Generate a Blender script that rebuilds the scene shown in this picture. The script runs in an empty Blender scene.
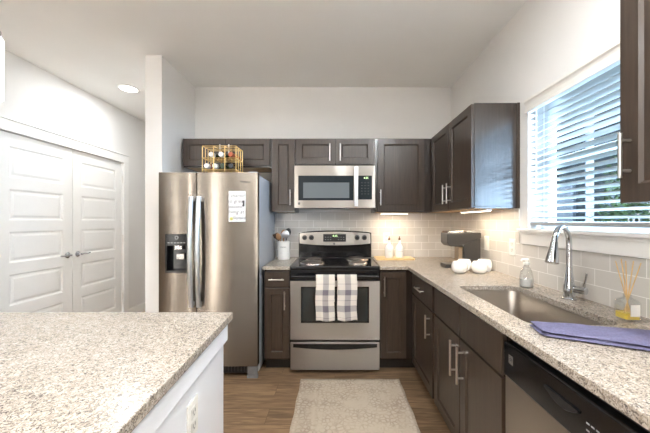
import bpy, bmesh, math, random
from mathutils import Vector, Matrix
random.seed(7)
PI = math.pi
S = bpy.context.scene
COL = S.collection

# ------------------------------------------------------------------ camera
cam = bpy.data.cameras.new('camera')
cam.sensor_width = 36.0
cam.sensor_fit = 'HORIZONTAL'
cam.lens = 36.0 * 291.0 / 650.0
cam.shift_x = -10.0 / 650.0
cam.shift_y = 4.5 / 650.0
cam.clip_start = 0.05
camo = bpy.data.objects.new('camera', cam)
COL.objects.link(camo)
camo.location = (0, 0, 1.30)
camo.rotation_euler = (PI / 2, 0, 0)
S.camera = camo

# ------------------------------------------------------------------ world, exposure, large lights
S.view_settings.view_transform = 'Standard'
S.view_settings.look = 'None'
S.view_settings.gamma = 1.0
S.view_settings.use_curve_mapping = False
S.view_settings.exposure = 0.58
S.cycles.use_denoising = True
S.cycles.max_bounces = 10
S.cycles.diffuse_bounces = 6
S.cycles.glossy_bounces = 5
S.cycles.transmission_bounces = 8
S.cycles.sample_clamp_indirect = 0.0
S.cycles.caustics_reflective = False
S.cycles.caustics_refractive = False

SKY = (0.50, 0.73, 1.0)
SKY_STRENGTH = 28
w = bpy.data.worlds.new('world')
S.world = w
w.use_nodes = True
wb = w.node_tree.nodes['Background']
wb.inputs[0].default_value = (*SKY, 1)
wb.inputs[1].default_value = SKY_STRENGTH


def area_light(name, loc, rot, sx, sy, power, color, portal=False):
    l = bpy.data.lights.new(name, 'AREA')
    l.shape = 'RECTANGLE'
    l.size = sx
    l.size_y = sy
    l.energy = power
    l.color = color
    if portal:
        l.cycles.is_portal = True
    o = bpy.data.objects.new(name, l)
    o.location = loc
    o.rotation_euler = rot
    COL.objects.link(o)
    return o


# guides sky sampling through the kitchen window
area_light('kitchen_window_portal', (1.42, 1.44, 1.66), (0, PI / 2, 0), 0.84, 0.90, 1, (1, 1, 1), True)

LAMP = (0.92, 0.965, 1.0)
CAN_POWER = 17
PENDANT_GLOW = 2.5
FILL_POWER = 60
STREAK_GLOW = 20

# ------------------------------------------------------------------ helpers


def srgb(r, g, b):
    f = lambda c: (c / 255 / 12.92) if c / 255 <= 0.04045 else ((c / 255 + 0.055) / 1.055) ** 2.4
    return (f(r), f(g), f(b), 1.0)


def newmat(name):
    m = bpy.data.materials.new(name)
    m.use_nodes = True
    nt = m.node_tree
    return m, nt, nt.nodes['Principled BSDF']


def mat(name, col, rough=0.5, metal=0.0, noise=0.06, nscale=30.0, bump=0.0, bscale=200.0, coat=0.0, stretch=(1, 1, 1), spec=0.5):
    m, nt, b = newmat(name)
    N, L = nt.nodes, nt.links
    tc = N.new('ShaderNodeTexCoord')
    mp = N.new('ShaderNodeMapping')
    mp.inputs['Scale'].default_value = stretch
    L.new(tc.outputs['Object'], mp.inputs[0])
    nz = N.new('ShaderNodeTexNoise')
    nz.inputs['Scale'].default_value = nscale
    nz.inputs['Detail'].default_value = 4
    L.new(mp.outputs[0], nz.inputs['Vector'])
    rp = N.new('ShaderNodeValToRGB')
    c0 = tuple(max(0, c * (1 - noise)) for c in col[:3]) + (1,)
    c1 = tuple(min(1, c * (1 + noise)) for c in col[:3]) + (1,)
    rp.color_ramp.elements[0].position = 0.35
    rp.color_ramp.elements[0].color = c0
    rp.color_ramp.elements[1].position = 0.65
    rp.color_ramp.elements[1].color = c1
    L.new(nz.outputs[0], rp.inputs[0])
    L.new(rp.outputs[0], b.inputs['Base Color'])
    b.inputs['Roughness'].default_value = rough
    b.inputs['Metallic'].default_value = metal
    b.inputs['Coat Weight'].default_value = coat
    b.inputs['Specular IOR Level'].default_value = spec
    if bump:
        n2 = N.new('ShaderNodeTexNoise')
        n2.inputs['Scale'].default_value = bscale
        L.new(mp.outputs[0], n2.inputs['Vector'])
        bp = N.new('ShaderNodeBump')
        bp.inputs['Strength'].default_value = bump
        bp.inputs['Distance'].default_value = 0.002
        L.new(n2.outputs[0], bp.inputs['Height'])
        L.new(bp.outputs[0], b.inputs['Normal'])
    return m


def steel(name, col, rough=0.28, aniso=0.75, rot=0.25):
    m, nt, b = newmat(name)
    N, L = nt.nodes, nt.links
    tc = N.new('ShaderNodeTexCoord')
    mp = N.new('ShaderNodeMapping')
    mp.inputs['Scale'].default_value = (2, 2, 260)
    L.new(tc.outputs['Object'], mp.inputs[0])
    nz = N.new('ShaderNodeTexNoise')
    nz.inputs['Scale'].default_value = 3
    nz.inputs['Detail'].default_value = 3
    L.new(mp.outputs[0], nz.inputs['Vector'])
    mr = N.new('ShaderNodeMapRange')
    mr.inputs['To Min'].default_value = rough - 0.004
    mr.inputs['To Max'].default_value = rough + 0.004
    L.new(nz.outputs[0], mr.inputs[0])
    L.new(mr.outputs[0], b.inputs['Roughness'])
    b.inputs['Base Color'].default_value = (*col, 1)
    b.inputs['Metallic'].default_value = 1.0
    tg = N.new('ShaderNodeTangent')
    tg.direction_type = 'RADIAL'
    tg.axis = 'Z'
    L.new(tg.outputs[0], b.inputs['Tangent'])
    b.inputs['Anisotropic'].default_value = aniso
    b.inputs['Anisotropic Rotation'].default_value = rot
    return m


def emit(name, col, strength):
    m, nt, b = newmat(name)
    b.inputs['Base Color'].default_value = (0.8, 0.8, 0.8, 1)
    b.inputs['Emission Color'].default_value = (*col, 1)
    b.inputs['Emission Strength'].default_value = strength
    return m


def thin_glass(name, tint=(0.93, 0.95, 0.95), refl=0.05, edge=0.6):
    m, nt, b = newmat(name)
    tr = nt.nodes.new('ShaderNodeBsdfTransparent')
    tr.inputs[0].default_value = (*tint, 1)
    gl = nt.nodes.new('ShaderNodeBsdfGlossy')
    gl.inputs['Roughness'].default_value = 0.04
    lw = nt.nodes.new('ShaderNodeLayerWeight')
    lw.inputs[0].default_value = 0.25
    ad = nt.nodes.new('ShaderNodeMath')
    ad.operation = 'MULTIPLY_ADD'
    ad.inputs[1].default_value = edge
    ad.inputs[2].default_value = refl
    ms = nt.nodes.new('ShaderNodeMixShader')
    nt.links.new(lw.outputs['Facing'], ad.inputs[0])
    nt.links.new(ad.outputs[0], ms.inputs[0])
    nt.links.new(tr.outputs[0], ms.inputs[1])
    nt.links.new(gl.outputs[0], ms.inputs[2])
    nt.links.new(ms.outputs[0], nt.nodes['Material Output'].inputs[0])
    return m


def glass(name, col=(1, 1, 1), rough=0.0, ior=1.45):
    m, nt, b = newmat(name)
    b.inputs['Base Color'].default_value = (*col, 1)
    b.inputs['Transmission Weight'].default_value = 1.0
    b.inputs['Roughness'].default_value = rough
    b.inputs['IOR'].default_value = ior
    return m


def granite(name):
    m, nt, b = newmat(name)
    N, L = nt.nodes, nt.links
    tc = N.new('ShaderNodeTexCoord')
    nz = N.new('ShaderNodeTexNoise')
    nz.inputs['Scale'].default_value = 60
    nz.inputs['Detail'].default_value = 3
    L.new(tc.outputs['Object'], nz.inputs['Vector'])
    mix = N.new('ShaderNodeMix')
    mix.data_type = 'VECTOR'
    mix.inputs[0].default_value = 0.035
    L.new(tc.outputs['Object'], mix.inputs[4])
    L.new(nz.outputs['Color'], mix.inputs[5])
    v = N.new('ShaderNodeTexVoronoi')
    v.inputs['Scale'].default_value = 285
    L.new(mix.outputs[1], v.inputs['Vector'])
    sp = N.new('ShaderNodeSeparateColor')
    L.new(v.outputs['Color'], sp.inputs[0])
    rp = N.new('ShaderNodeValToRGB')
    cr = rp.color_ramp
    cr.interpolation = 'LINEAR'
    stops = [(0.0, srgb(84, 78, 74)), (0.12, srgb(116, 107, 100)), (0.28, srgb(152, 140, 128)), (0.5, srgb(178, 166, 152)), (0.75, srgb(193, 182, 169)), (1.0, srgb(208, 200, 190))]
    cr.elements[0].position, cr.elements[0].color = stops[0]
    cr.elements[1].position, cr.elements[1].color = stops[-1]
    for p, c in stops[1:-1]:
        e = cr.elements.new(p)
        e.color = c
    L.new(sp.outputs[0], rp.inputs[0])
    # broad clouding
    n2 = N.new('ShaderNodeTexNoise')
    n2.inputs['Scale'].default_value = 9
    n2.inputs['Detail'].default_value = 5
    L.new(tc.outputs['Object'], n2.inputs['Vector'])
    r2 = N.new('ShaderNodeValToRGB')
    r2.color_ramp.elements[0].position = 0.35
    r2.color_ramp.elements[0].color = (0.90, 0.885, 0.87, 1)
    r2.color_ramp.elements[1].position = 0.7
    r2.color_ramp.elements[1].color = (1, 1, 1, 1)
    L.new(n2.outputs[0], r2.inputs[0])
    mu = N.new('ShaderNodeMix')
    mu.data_type = 'RGBA'
    mu.blend_type = 'MULTIPLY'
    mu.inputs[0].default_value = 1
    L.new(rp.outputs[0], mu.inputs[6])
    L.new(r2.outputs[0], mu.inputs[7])
    L.new(mu.outputs[2], b.inputs['Base Color'])
    b.inputs['Roughness'].default_value = 0.24
    b.inputs['Specular IOR Level'].default_value = 0.4
    return m


def wood_cab(name, base, dark, rough=0.34, coat=0.5):
    m, nt, b = newmat(name)
    N, L = nt.nodes, nt.links
    tc = N.new('ShaderNodeTexCoord')
    mp = N.new('ShaderNodeMapping')
    mp.inputs['Scale'].default_value = (38, 38, 2.2)
    L.new(tc.outputs['Object'], mp.inputs[0])
    nz = N.new('ShaderNodeTexNoise')
    nz.inputs['Scale'].default_value = 2.2
    nz.inputs['Detail'].default_value = 6
    nz.inputs['Distortion'].default_value = 0.5
    L.new(mp.outputs[0], nz.inputs['Vector'])
    rp = N.new('ShaderNodeValToRGB')
    rp.color_ramp.elements[0].position = 0.3
    rp.color_ramp.elements[0].color = (*dark, 1)
    rp.color_ramp.elements[1].position = 0.72
    rp.color_ramp.elements[1].color = (*base, 1)
    L.new(nz.outputs[0], rp.inputs[0])
    L.new(rp.outputs[0], b.inputs['Base Color'])
    b.inputs['Roughness'].default_value = rough
    b.inputs['IOR'].default_value = 1.5
    b.inputs['Coat Weight'].default_value = coat
    b.inputs['Coat Roughness'].default_value = 0.16
    bp = N.new('ShaderNodeBump')
    bp.inputs['Strength'].default_value = 0.04
    bp.inputs['Distance'].default_value = 0.001
    L.new(nz.outputs[0], bp.inputs['Height'])
    L.new(bp.outputs[0], b.inputs['Normal'])
    return m


def tile(name, axis):
    m, nt, b = newmat(name)
    N, L = nt.nodes, nt.links
    tc = N.new('ShaderNodeTexCoord')
    sx = N.new('ShaderNodeSeparateXYZ')
    L.new(tc.outputs['Object'], sx.inputs[0])
    cb = N.new('ShaderNodeCombineXYZ')
    L.new(sx.outputs[axis], cb.inputs[0])
    sub = N.new('ShaderNodeMath')
    sub.operation = 'SUBTRACT'
    sub.inputs[1].default_value = 0.914
    L.new(sx.outputs[2], sub.inputs[0])
    L.new(sub.outputs[0], cb.inputs[1])
    br = N.new('ShaderNodeTexBrick')
    br.offset = 0.5
    br.inputs['Scale'].default_value = 1.0
    br.inputs['Brick Width'].default_value = 0.1545
    br.inputs['Row Height'].default_value = 0.0787
    br.inputs['Mortar Size'].default_value = 0.002
    br.inputs['Mortar Smooth'].default_value = 0.2
    br.inputs['Bias'].default_value = 0.0
    br.inputs['Color1'].default_value = srgb(204, 200, 194)
    br.inputs['Color2'].default_value = srgb(213, 209, 203)
    br.inputs['Mortar'].default_value = srgb(242, 240, 236)
    L.new(cb.outputs[0], br.inputs['Vector'])
    L.new(br.outputs['Color'], b.inputs['Base Color'])
    b.inputs['Roughness'].default_value = 0.22
    bp = N.new('ShaderNodeBump')
    bp.invert = True
    bp.inputs['Strength'].default_value = 0.5
    bp.inputs['Distance'].default_value = 0.002
    L.new(br.outputs['Fac'], bp.inputs['Height'])
    L.new(bp.outputs[0], b.inputs['Normal'])
    return m


def floor_mat(name):
    m, nt, b = newmat(name)
    N, L = nt.nodes, nt.links
    tc = N.new('ShaderNodeTexCoord')
    br = N.new('ShaderNodeTexBrick')
    br.offset = 0.37
    br.inputs['Scale'].default_value = 1.0
    br.inputs['Brick Width'].default_value = 1.22
    br.inputs['Row Height'].default_value = 0.155
    br.inputs['Mortar Size'].default_value = 0.0012
    br.inputs['Color1'].default_value = (0, 0, 0, 1)
    br.inputs['Color2'].default_value = (1, 1, 1, 1)
    br.inputs['Mortar'].default_value = (0.3, 0.3, 0.3, 1)
    L.new(tc.outputs['Object'], br.inputs['Vector'])
    mp = N.new('ShaderNodeMapping')
    mp.inputs['Scale'].default_value = (2.0, 26, 1)
    L.new(tc.outputs['Object'], mp.inputs[0])
    # offset grain per plank
    va = N.new('ShaderNodeVectorMath')
    va.operation = 'ADD'
    sc = N.new('ShaderNodeVectorMath')
    sc.operation = 'SCALE'
    sc.inputs['Scale'].default_value = 7.0
    L.new(br.outputs['Color'], sc.inputs[0])
    L.new(mp.outputs[0], va.inputs[0])
    L.new(sc.outputs[0], va.inputs[1])
    nz = N.new('ShaderNodeTexNoise')
    nz.inputs['Scale'].default_value = 2.0
    nz.inputs['Detail'].default_value = 7
    nz.inputs['Distortion'].default_value = 1.2
    L.new(va.outputs[0], nz.inputs['Vector'])
    rp = N.new('ShaderNodeValToRGB')
    rp.color_ramp.elements[0].position = 0.28
    rp.color_ramp.elements[0].color = srgb(108, 83, 60)
    rp.color_ramp.elements[1].position = 0.75
    rp.color_ramp.elements[1].color = srgb(176, 147, 115)
    L.new(nz.outputs[0], rp.inputs[0])
    r2 = N.new('ShaderNodeValToRGB')
    r2.color_ramp.elements[0].color = (0.78, 0.76, 0.74, 1)
    r2.color_ramp.elements[1].color = (1.05, 1.04, 1.02, 1)
    L.new(br.outputs['Color'], r2.inputs[0])
    mu = N.new('ShaderNodeMix')
    mu.data_type = 'RGBA'
    mu.blend_type = 'MULTIPLY'
    mu.inputs[0].default_value = 1
    L.new(rp.outputs[0], mu.inputs[6])
    L.new(r2.outputs[0], mu.inputs[7])
    m2 = N.new('ShaderNodeMix')
    m2.data_type = 'RGBA'
    L.new(br.outputs['Fac'], m2.inputs[0])
    L.new(mu.outputs[2], m2.inputs[6])
    m2.inputs[7].default_value = srgb(82, 62, 46)
    L.new(m2.outputs[2], b.inputs['Base Color'])
    b.inputs['Roughness'].default_value = 0.42
    return m


def ramp_mix(nt, fac, a, b_):
    mx = nt.nodes.new('ShaderNodeMix')
    mx.data_type = 'RGBA'
    nt.links.new(fac, mx.inputs[0])
    for i, c in ((6, a), (7, b_)):
        if isinstance(c, tuple):
            mx.inputs[i].default_value = c
        else:
            nt.links.new(c, mx.inputs[i])
    return mx.outputs[2]


def rug_mat(name):
    m, nt, b = newmat(name)
    N, L = nt.nodes, nt.links
    tc = N.new('ShaderNodeTexCoord')
    n1 = N.new('ShaderNodeTexNoise')
    n1.inputs['Scale'].default_value = 6
    n1.inputs['Detail'].default_value = 8
    n1.inputs['Roughness'].default_value = 0.75
    L.new(tc.outputs['Object'], n1.inputs['Vector'])
    r1 = N.new('ShaderNodeValToRGB')
    r1.color_ramp.elements[0].position = 0.42
    r1.color_ramp.elements[0].color = (0, 0, 0, 1)
    r1.color_ramp.elements[1].position = 0.62
    r1.color_ramp.elements[1].color = (1, 1, 1, 1)
    L.new(n1.outputs[0], r1.inputs[0])
    v = N.new('ShaderNodeTexVoronoi')
    v.inputs['Scale'].default_value = 34
    v.feature = 'DISTANCE_TO_EDGE'
    L.new(tc.outputs['Object'], v.inputs['Vector'])
    rv = N.new('ShaderNodeValToRGB')
    rv.color_ramp.elements[0].position = 0.03
    rv.color_ramp.elements[0].color = (1, 1, 1, 1)
    rv.color_ramp.elements[1].position = 0.22
    rv.color_ramp.elements[1].color = (0, 0, 0, 1)
    L.new(v.outputs[0], rv.inputs[0])
    mm = N.new('ShaderNodeMath')
    mm.operation = 'MULTIPLY'
    L.new(r1.outputs[0], mm.inputs[0])
    L.new(rv.outputs[0], mm.inputs[1])
    # border band lines from generated coords
    sx = N.new('ShaderNodeSeparateXYZ')
    L.new(tc.outputs['Generated'], sx.inputs[0])
    ed = N.new('ShaderNodeMath')
    ed.operation = 'PINGPONG'
    ed.inputs[1].default_value = 0.5
    L.new(sx.outputs[0], ed.inputs[0])
    rb = N.new('ShaderNodeValToRGB')
    cr = rb.color_ramp
    cr.elements[0].position = 0.03
    cr.elements[0].color = (0, 0, 0, 1)
    cr.elements[1].position = 0.24
    cr.elements[1].color = (0.0, 0.0, 0.0, 1)
    for p, c in ((0.05, 0.5), (0.14, 0.45), (0.17, 0.0), (0.19, 0.4), (0.21, 0.0)):
        e = cr.elements.new(p)
        e.color = (c, c, c, 1)
    L.new(ed.outputs[0], rb.inputs[0])
    n3 = N.new('ShaderNodeTexNoise')
    n3.inputs['Scale'].default_value = 55
    n3.inputs['Detail'].default_value = 3
    L.new(tc.outputs['Object'], n3.inputs['Vector'])
    m3 = N.new('ShaderNodeMath')
    m3.operation = 'MULTIPLY'
    L.new(rb.outputs[0], m3.inputs[0])
    L.new(n3.outputs[0], m3.inputs[1])
    ad = N.new('ShaderNodeMath')
    ad.operation = 'ADD'
    ad.use_clamp = True
    L.new(mm.outputs[0], ad.inputs[0])
    L.new(m3.outputs[0], ad.inputs[1])
    c = ramp_mix(nt, ad.outputs[0], srgb(197, 182, 162), srgb(165, 147, 129))
    L.new(c, b.inputs['Base Color'])
    b.inputs['Roughness'].default_value = 0.95
    bp = N.new('ShaderNodeBump')
    bp.inputs['Strength'].default_value = 0.5
    bp.inputs['Distance'].default_value = 0.004
    n4 = N.new('ShaderNodeTexNoise')
    n4.inputs['Scale'].default_value = 260
    L.new(tc.outputs['Object'], n4.inputs['Vector'])
    L.new(n4.outputs[0], bp.inputs['Height'])
    L.new(bp.outputs[0], b.inputs['Normal'])
    return m


def plaid_mat(name):
    m, nt, b = newmat(name)
    N, L = nt.nodes, nt.links
    tc = N.new('ShaderNodeTexCoord')
    sx = N.new('ShaderNodeSeparateXYZ')
    L.new(tc.outputs['UV'], sx.inputs[0])

    def bands(out, stops):
        r = N.new('ShaderNodeValToRGB')
        r.color_ramp.interpolation = 'CONSTANT'
        cr = r.color_ramp
        cr.elements[0].position = 0
        cr.elements[0].color = (stops[0][1],) * 3 + (1,)
        cr.elements[1].position = stops[1][0]
        cr.elements[1].color = (stops[1][1],) * 3 + (1,)
        for p, c in stops[2:]:
            e = cr.elements.new(p)
            e.color = (c,) * 3 + (1,)
        L.new(out, r.inputs[0])
        return r.outputs[0]
    v = bands(sx.outputs[0], [(0, 0.0), (0.38, 0.55), (0.68, 0.0)])
    h = bands(sx.outputs[1], [(0, 0.0), (0.06, 0.3), (0.075, 0.0), (0.2, 0.5), (0.34, 0.0), (0.45, 0.3), (0.465, 0.0), (0.58, 0.5), (0.7, 0.0), (0.83, 0.3), (0.845, 0.0)])
    ad = N.new('ShaderNodeMath')
    ad.operation = 'ADD'
    ad.use_clamp = True
    L.new(v, ad.inputs[0])
    L.new(h, ad.inputs[1])
    nz = N.new('ShaderNodeTexNoise')
    nz.inputs['Scale'].default_value = 400
    L.new(tc.outputs['Object'], nz.inputs['Vector'])
    mm = N.new('ShaderNodeMath')
    mm.operation = 'MULTIPLY_ADD'
    mm.inputs[1].default_value = 0.12
    L.new(nz.outputs[0], mm.inputs[0])
    L.new(ad.outputs[0], mm.inputs[2])
    c = ramp_mix(nt, mm.outputs[0], srgb(226, 219, 208), srgb(116, 109, 118))
    L.new(c, b.inputs['Base Color'])
    b.inputs['Roughness'].default_value = 0.9
    return m


def obj(name, bm, m, parent=None, bevel=0.0, seg=2, smooth=False, angle=35):
    """bm is in world coordinates; returns one linked mesh object."""
    bmesh.ops.recalc_face_normals(bm, faces=bm.faces)
    off = Vector((0, 0, 0))
    p = parent
    while p is not None:
        off += p.location
        p = p.parent
    if off.length > 0:
        bmesh.ops.translate(bm, verts=bm.verts, vec=-off)
    me = bpy.data.meshes.new(name)
    bm.to_mesh(me)
    bm.free()
    for mm in (m if isinstance(m, (list, tuple)) else [m]):
        me.materials.append(mm)
    if smooth:
        for f in me.polygons:
            f.use_smooth = True
        me.set_sharp_from_angle(angle=math.radians(angle))
    o = bpy.data.objects.new(name, me)
    COL.objects.link(o)
    if parent is not None:
        o.parent = parent
    if bevel:
        md = o.modifiers.new('bevel', 'BEVEL')
        md.width = bevel
        md.segments = seg
        md.limit_method = 'ANGLE'
        md.angle_limit = math.radians(40)
        md.harden_normals = False
    return o


def tag(o, label=None, cat=None, group=None, kind=None):
    if label:
        o['label'] = label
    if cat:
        o['category'] = cat
    if group:
        o['group'] = group
    if kind:
        o['kind'] = kind
    return o


def thing(name, label, cat, loc, group=None):
    o = bpy.data.objects.new(name, None)
    o.empty_display_size = 0.05
    COL.objects.link(o)
    o.location = loc
    return tag(o, label, cat, group)


def dup(root, loc, label=None, rotz=0.0):
    r = root.copy()
    COL.objects.link(r)
    r.location = loc
    r.rotation_euler = (0, 0, rotz)
    if label:
        r['label'] = label
    for ch in list(root.children):
        c = ch.copy()
        COL.objects.link(c)
        c.parent = r
        for g in ch.children:
            d = g.copy()
            COL.objects.link(d)
            d.parent = c
    return r


def NB():
    return bmesh.new()


def box(bm, x0, x1, y0, y1, z0, z1, fr=None, mi=0):
    x0, x1 = sorted((x0, x1))
    y0, y1 = sorted((y0, y1))
    z0, z1 = sorted((z0, z1))
    P = [(x, y, z) for x in (x0, x1) for y in (y0, y1) for z in (z0, z1)]
    if fr:
        P = [fr(*p) for p in P]
    V = [bm.verts.new(p) for p in P]
    for f in ((0, 1, 3, 2), (4, 6, 7, 5), (0, 4, 5, 1), (2, 3, 7, 6), (0, 2, 6, 4), (1, 5, 7, 3)):
        F = bm.faces.new([V[i] for i in f])
        F.material_index = mi


def basis(d):
    d = d.normalized()
    up = Vector((0, 0, 1)) if abs(d.z) < 0.9 else Vector((1, 0, 0))
    a = d.cross(up).normalized()
    return a, d.cross(a).normalized()


def tube(bm, pts, r, seg=12, cap=True, mi=0):
    pts = [Vector(p) for p in pts]
    rs = r if isinstance(r, (list, tuple)) else [r] * len(pts)
    rings = []
    a = None
    for i, p in enumerate(pts):
        if i == 0:
            d = pts[1] - p
        elif i == len(pts) - 1:
            d = p - pts[i - 1]
        else:
            d = (pts[i + 1] - p).normalized() + (p - pts[i - 1]).normalized()
        d.normalize()
        if a is None:
            a, b = basis(d)
        else:
            a = (a - d * a.dot(d)).normalized()
            b = d.cross(a).normalized()
        rings.append([bm.verts.new(p + (a * math.cos(2 * PI * k / seg) + b * math.sin(2 * PI * k / seg)) * rs[i]) for k in range(seg)])
    for i in range(len(rings) - 1):
        for k in range(seg):
            F = bm.faces.new((rings[i][k], rings[i][(k + 1) % seg], rings[i + 1][(k + 1) % seg], rings[i + 1][k]))
            F.material_index = mi
    if cap:
        for R in (rings[0], rings[-1]):
            F = bm.faces.new(R)
            F.material_index = mi


def lathe(bm, prof, c=(0, 0, 0), seg=32, axis='Z', mi=0):
    """prof: list of (r, h); open ends with r==0 are closed to a point."""
    c = Vector(c)

    def P(r, h, a):
        u, v = r * math.cos(a), r * math.sin(a)
        if axis == 'Z':
            return c + Vector((u, v, h))
        if axis == 'Y':
            return c + Vector((u, h, v))
        return c + Vector((h, u, v))
    rings = []
    for r, h in prof:
        if r < 1e-6:
            rings.append([bm.verts.new(P(0, h, 0))])
        else:
            rings.append([bm.verts.new(P(r, h, 2 * PI * k / seg)) for k in range(seg)])
    for A, B in zip(rings, rings[1:]):
        for k in range(seg):
            k2 = (k + 1) % seg
            if len(A) == 1 and len(B) == 1:
                continue
            if len(A) == 1:
                F = bm.faces.new((A[0], B[k], B[k2]))
            elif len(B) == 1:
                F = bm.faces.new((A[k], A[k2], B[0]))
            else:
                F = bm.faces.new((A[k], A[k2], B[k2], B[k]))
            F.material_index = mi


def prism(bm, poly, z0, z1, holes=()):
    loops = []
    for lp in [poly] + list(holes):
        vs = [bm.verts.new((x, y, z1)) for x, y in lp]
        loops.append([bm.edges.new((vs[i], vs[(i + 1) % len(vs)])) for i in range(len(vs))])
    r = bmesh.ops.triangle_fill(bm, edges=[e for l in loops for e in l], use_beauty=True)
    faces = [g for g in r['geom'] if isinstance(g, bmesh.types.BMFace)]
    ex = bmesh.ops.extrude_face_region(bm, geom=faces)
    vs = [g for g in ex['geom'] if isinstance(g, bmesh.types.BMVert)]
    bmesh.ops.translate(bm, verts=vs, vec=(0, 0, z0 - z1))
    return bm


def rrect(x0, x1, y0, y1, r, n=8):
    pts = []
    for cx, cy, a0 in ((x1 - r, y1 - r, 0), (x0 + r, y1 - r, PI / 2), (x0 + r, y0 + r, PI), (x1 - r, y0 + r, 1.5 * PI)):
        for k in range(n + 1):
            a = a0 + PI / 2 * k / n
            pts.append((cx + r * math.cos(a), cy + r * math.sin(a)))
    return pts


def text_mesh(lines, size, spacing=1.0, shear=0.0, align='CENTER'):
    cu = bpy.data.curves.new('lettering', 'FONT')
    cu.body = lines
    cu.size = size
    cu.align_x = align
    cu.align_y = 'CENTER'
    cu.space_line = spacing
    cu.shear = shear
    cu.resolution_u = 3
    o = bpy.data.objects.new('lettering', cu)
    COL.objects.link(o)
    dg = bpy.context.evaluated_depsgraph_get()
    me = bpy.data.meshes.new_from_object(o.evaluated_get(dg))
    bm = NB()
    bm.from_mesh(me)
    bpy.data.objects.remove(o)
    bpy.data.curves.remove(cu)
    bpy.data.meshes.remove(me)
    return bm


def text_on(name, s, size, M, m, parent, spacing=1.0, shear=0.0):
    bm = text_mesh(s, size, spacing, shear)
    bmesh.ops.transform(bm, matrix=M, verts=bm.verts)
    return obj(name, bm, m, parent)


def face_y(x, y, z):     # text facing -Y
    return Matrix.Translation((x, y, z)) @ Matrix.Rotation(PI / 2, 4, 'X')


def face_nx(x, y, z):    # text facing -X
    return Matrix.Translation((x, y, z)) @ Matrix.Rotation(-PI / 2, 4, 'Z') @ Matrix.Rotation(PI / 2, 4, 'X')


def FB(y):
    return lambda u, wv, v: (u, y - wv, v)      # front plane facing -Y, u = X


def FR(x):
    return lambda u, wv, v: (x - wv, u, v)      # front plane facing -X, u = Y


# ------------------------------------------------------------------ materials
M = {}
ROT = 0.25
M['wall'] = mat('wall_paint', srgb(228, 226, 223), 0.75, noise=0.015, nscale=3, bump=0.05, bscale=300)
M['dark_backdrop'] = mat('dark_backdrop_paint', srgb(84, 76, 68), 0.8, noise=0.02, nscale=3)  # unseen living walls made dark to raise contrast in the steel reflections
M['ceil'] = mat('ceiling_paint', srgb(240, 239, 236), 0.85, noise=0.01, nscale=3, bump=0.08, bscale=250)
M['white'] = mat('white_semi_gloss_paint', srgb(238, 237, 234), 0.35, noise=0.01, nscale=4)
M['floor'] = floor_mat('vinyl_plank_floor')
M['cab'] = wood_cab('dark_stained_wood', (0.064, 0.043, 0.030), (0.038, 0.025, 0.017), 0.32, 0.08)
M['cabin'] = wood_cab('dark_cabinet_box', (0.047, 0.034, 0.026), (0.030, 0.021, 0.016), 0.24, 0.5)
M['maple'] = mat('pale_birch_underside', srgb(206, 172, 128), 0.5, noise=0.08, nscale=6, stretch=(4, 1, 1))
M['toe'] = mat('dark_toe_kick', (0.02, 0.016, 0.013), 0.5)
M['nickel'] = mat('brushed_nickel', (0.72, 0.69, 0.65), 0.28, 1.0, noise=0.03, nscale=80)
M['chrome'] = mat('chrome', (0.62, 0.64, 0.67), 0.1, 1.0, noise=0.01)
M['granite'] = granite('speckled_granite')
M['steel'] = steel('brushed_stainless', (0.30, 0.266, 0.228), 0.26, 1.0, ROT)
M['steel2'] = steel('brushed_stainless_range', (0.38, 0.353, 0.322), 0.28, 1.0, ROT)
M['steeldw'] = steel('brushed_stainless_dishwasher', (0.38, 0.345, 0.31), 0.32, 0.6, ROT)
M['handle_steel'] = mat('satin_steel_handle', (0.74, 0.76, 0.79), 0.4, 1.0, noise=0.02)
M['fridge_side'] = mat('grey_textured_steel_side', srgb(186, 189, 194), 0.35, 0.0, noise=0.03, bump=0.15, bscale=400)
M['black'] = mat('gloss_black_enamel', (0.008, 0.008, 0.009), 0.12, noise=0.02)
M['blackplastic'] = mat('satin_black_plastic', (0.014, 0.014, 0.015), 0.3, noise=0.04)
M['ovenglass'] = mat('dark_oven_glass', (0.02, 0.024, 0.024), 0.06, noise=0.02)
M['mwglass'] = mat('microwave_screen', (0.02, 0.026, 0.03), 0.06, noise=0.02)
M['mwwin'] = mat('microwave_perforated_window', (0.16, 0.175, 0.18), 0.1, noise=0.03, nscale=400)
M['coil'] = mat('dark_coil_metal', (0.16, 0.14, 0.13), 0.35, 0.8, noise=0.1)
M['drip'] = mat('chrome_drip_pan', (0.78, 0.70, 0.65), 0.25, 1.0, noise=0.04)
M['green'] = emit('green_digits', (0.45, 0.9, 0.15), 1.2)
M['greytext'] = mat('grey_print', (0.35, 0.35, 0.35), 0.5)
M['darktext'] = mat('dark_print', (0.03, 0.03, 0.035), 0.5)
M['ink'] = mat('grey_marker_ink', (0.04, 0.04, 0.05), 0.6)
M['gold'] = mat('gold_wire', (0.86, 0.62, 0.28), 0.28, 1.0, noise=0.03)
M['ceramic'] = mat('white_glazed_ceramic', srgb(242, 240, 236), 0.12, noise=0.01, coat=0.3)
M['cork'] = mat('cork_and_bronze', srgb(120, 86, 52), 0.5, noise=0.2, nscale=200)
M['board'] = mat('pale_bamboo', srgb(232, 200, 146), 0.42, noise=0.1, nscale=8, stretch=(1, 14, 1))
M['woodspoon'] = mat('beech_utensil', srgb(176, 132, 92), 0.55, noise=0.12, nscale=20)
M['darkspoon'] = mat('walnut_utensil', srgb(92, 70, 58), 0.5, noise=0.12, nscale=20)
M['coffee'] = mat('charcoal_plastic', (0.045, 0.042, 0.04), 0.28, noise=0.04)
M['silverband'] = mat('silver_plastic', (0.62, 0.61, 0.6), 0.25, 0.9, noise=0.02)
M['plate'] = mat('ivory_white_plastic', srgb(240, 238, 232), 0.35, noise=0.01)
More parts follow.
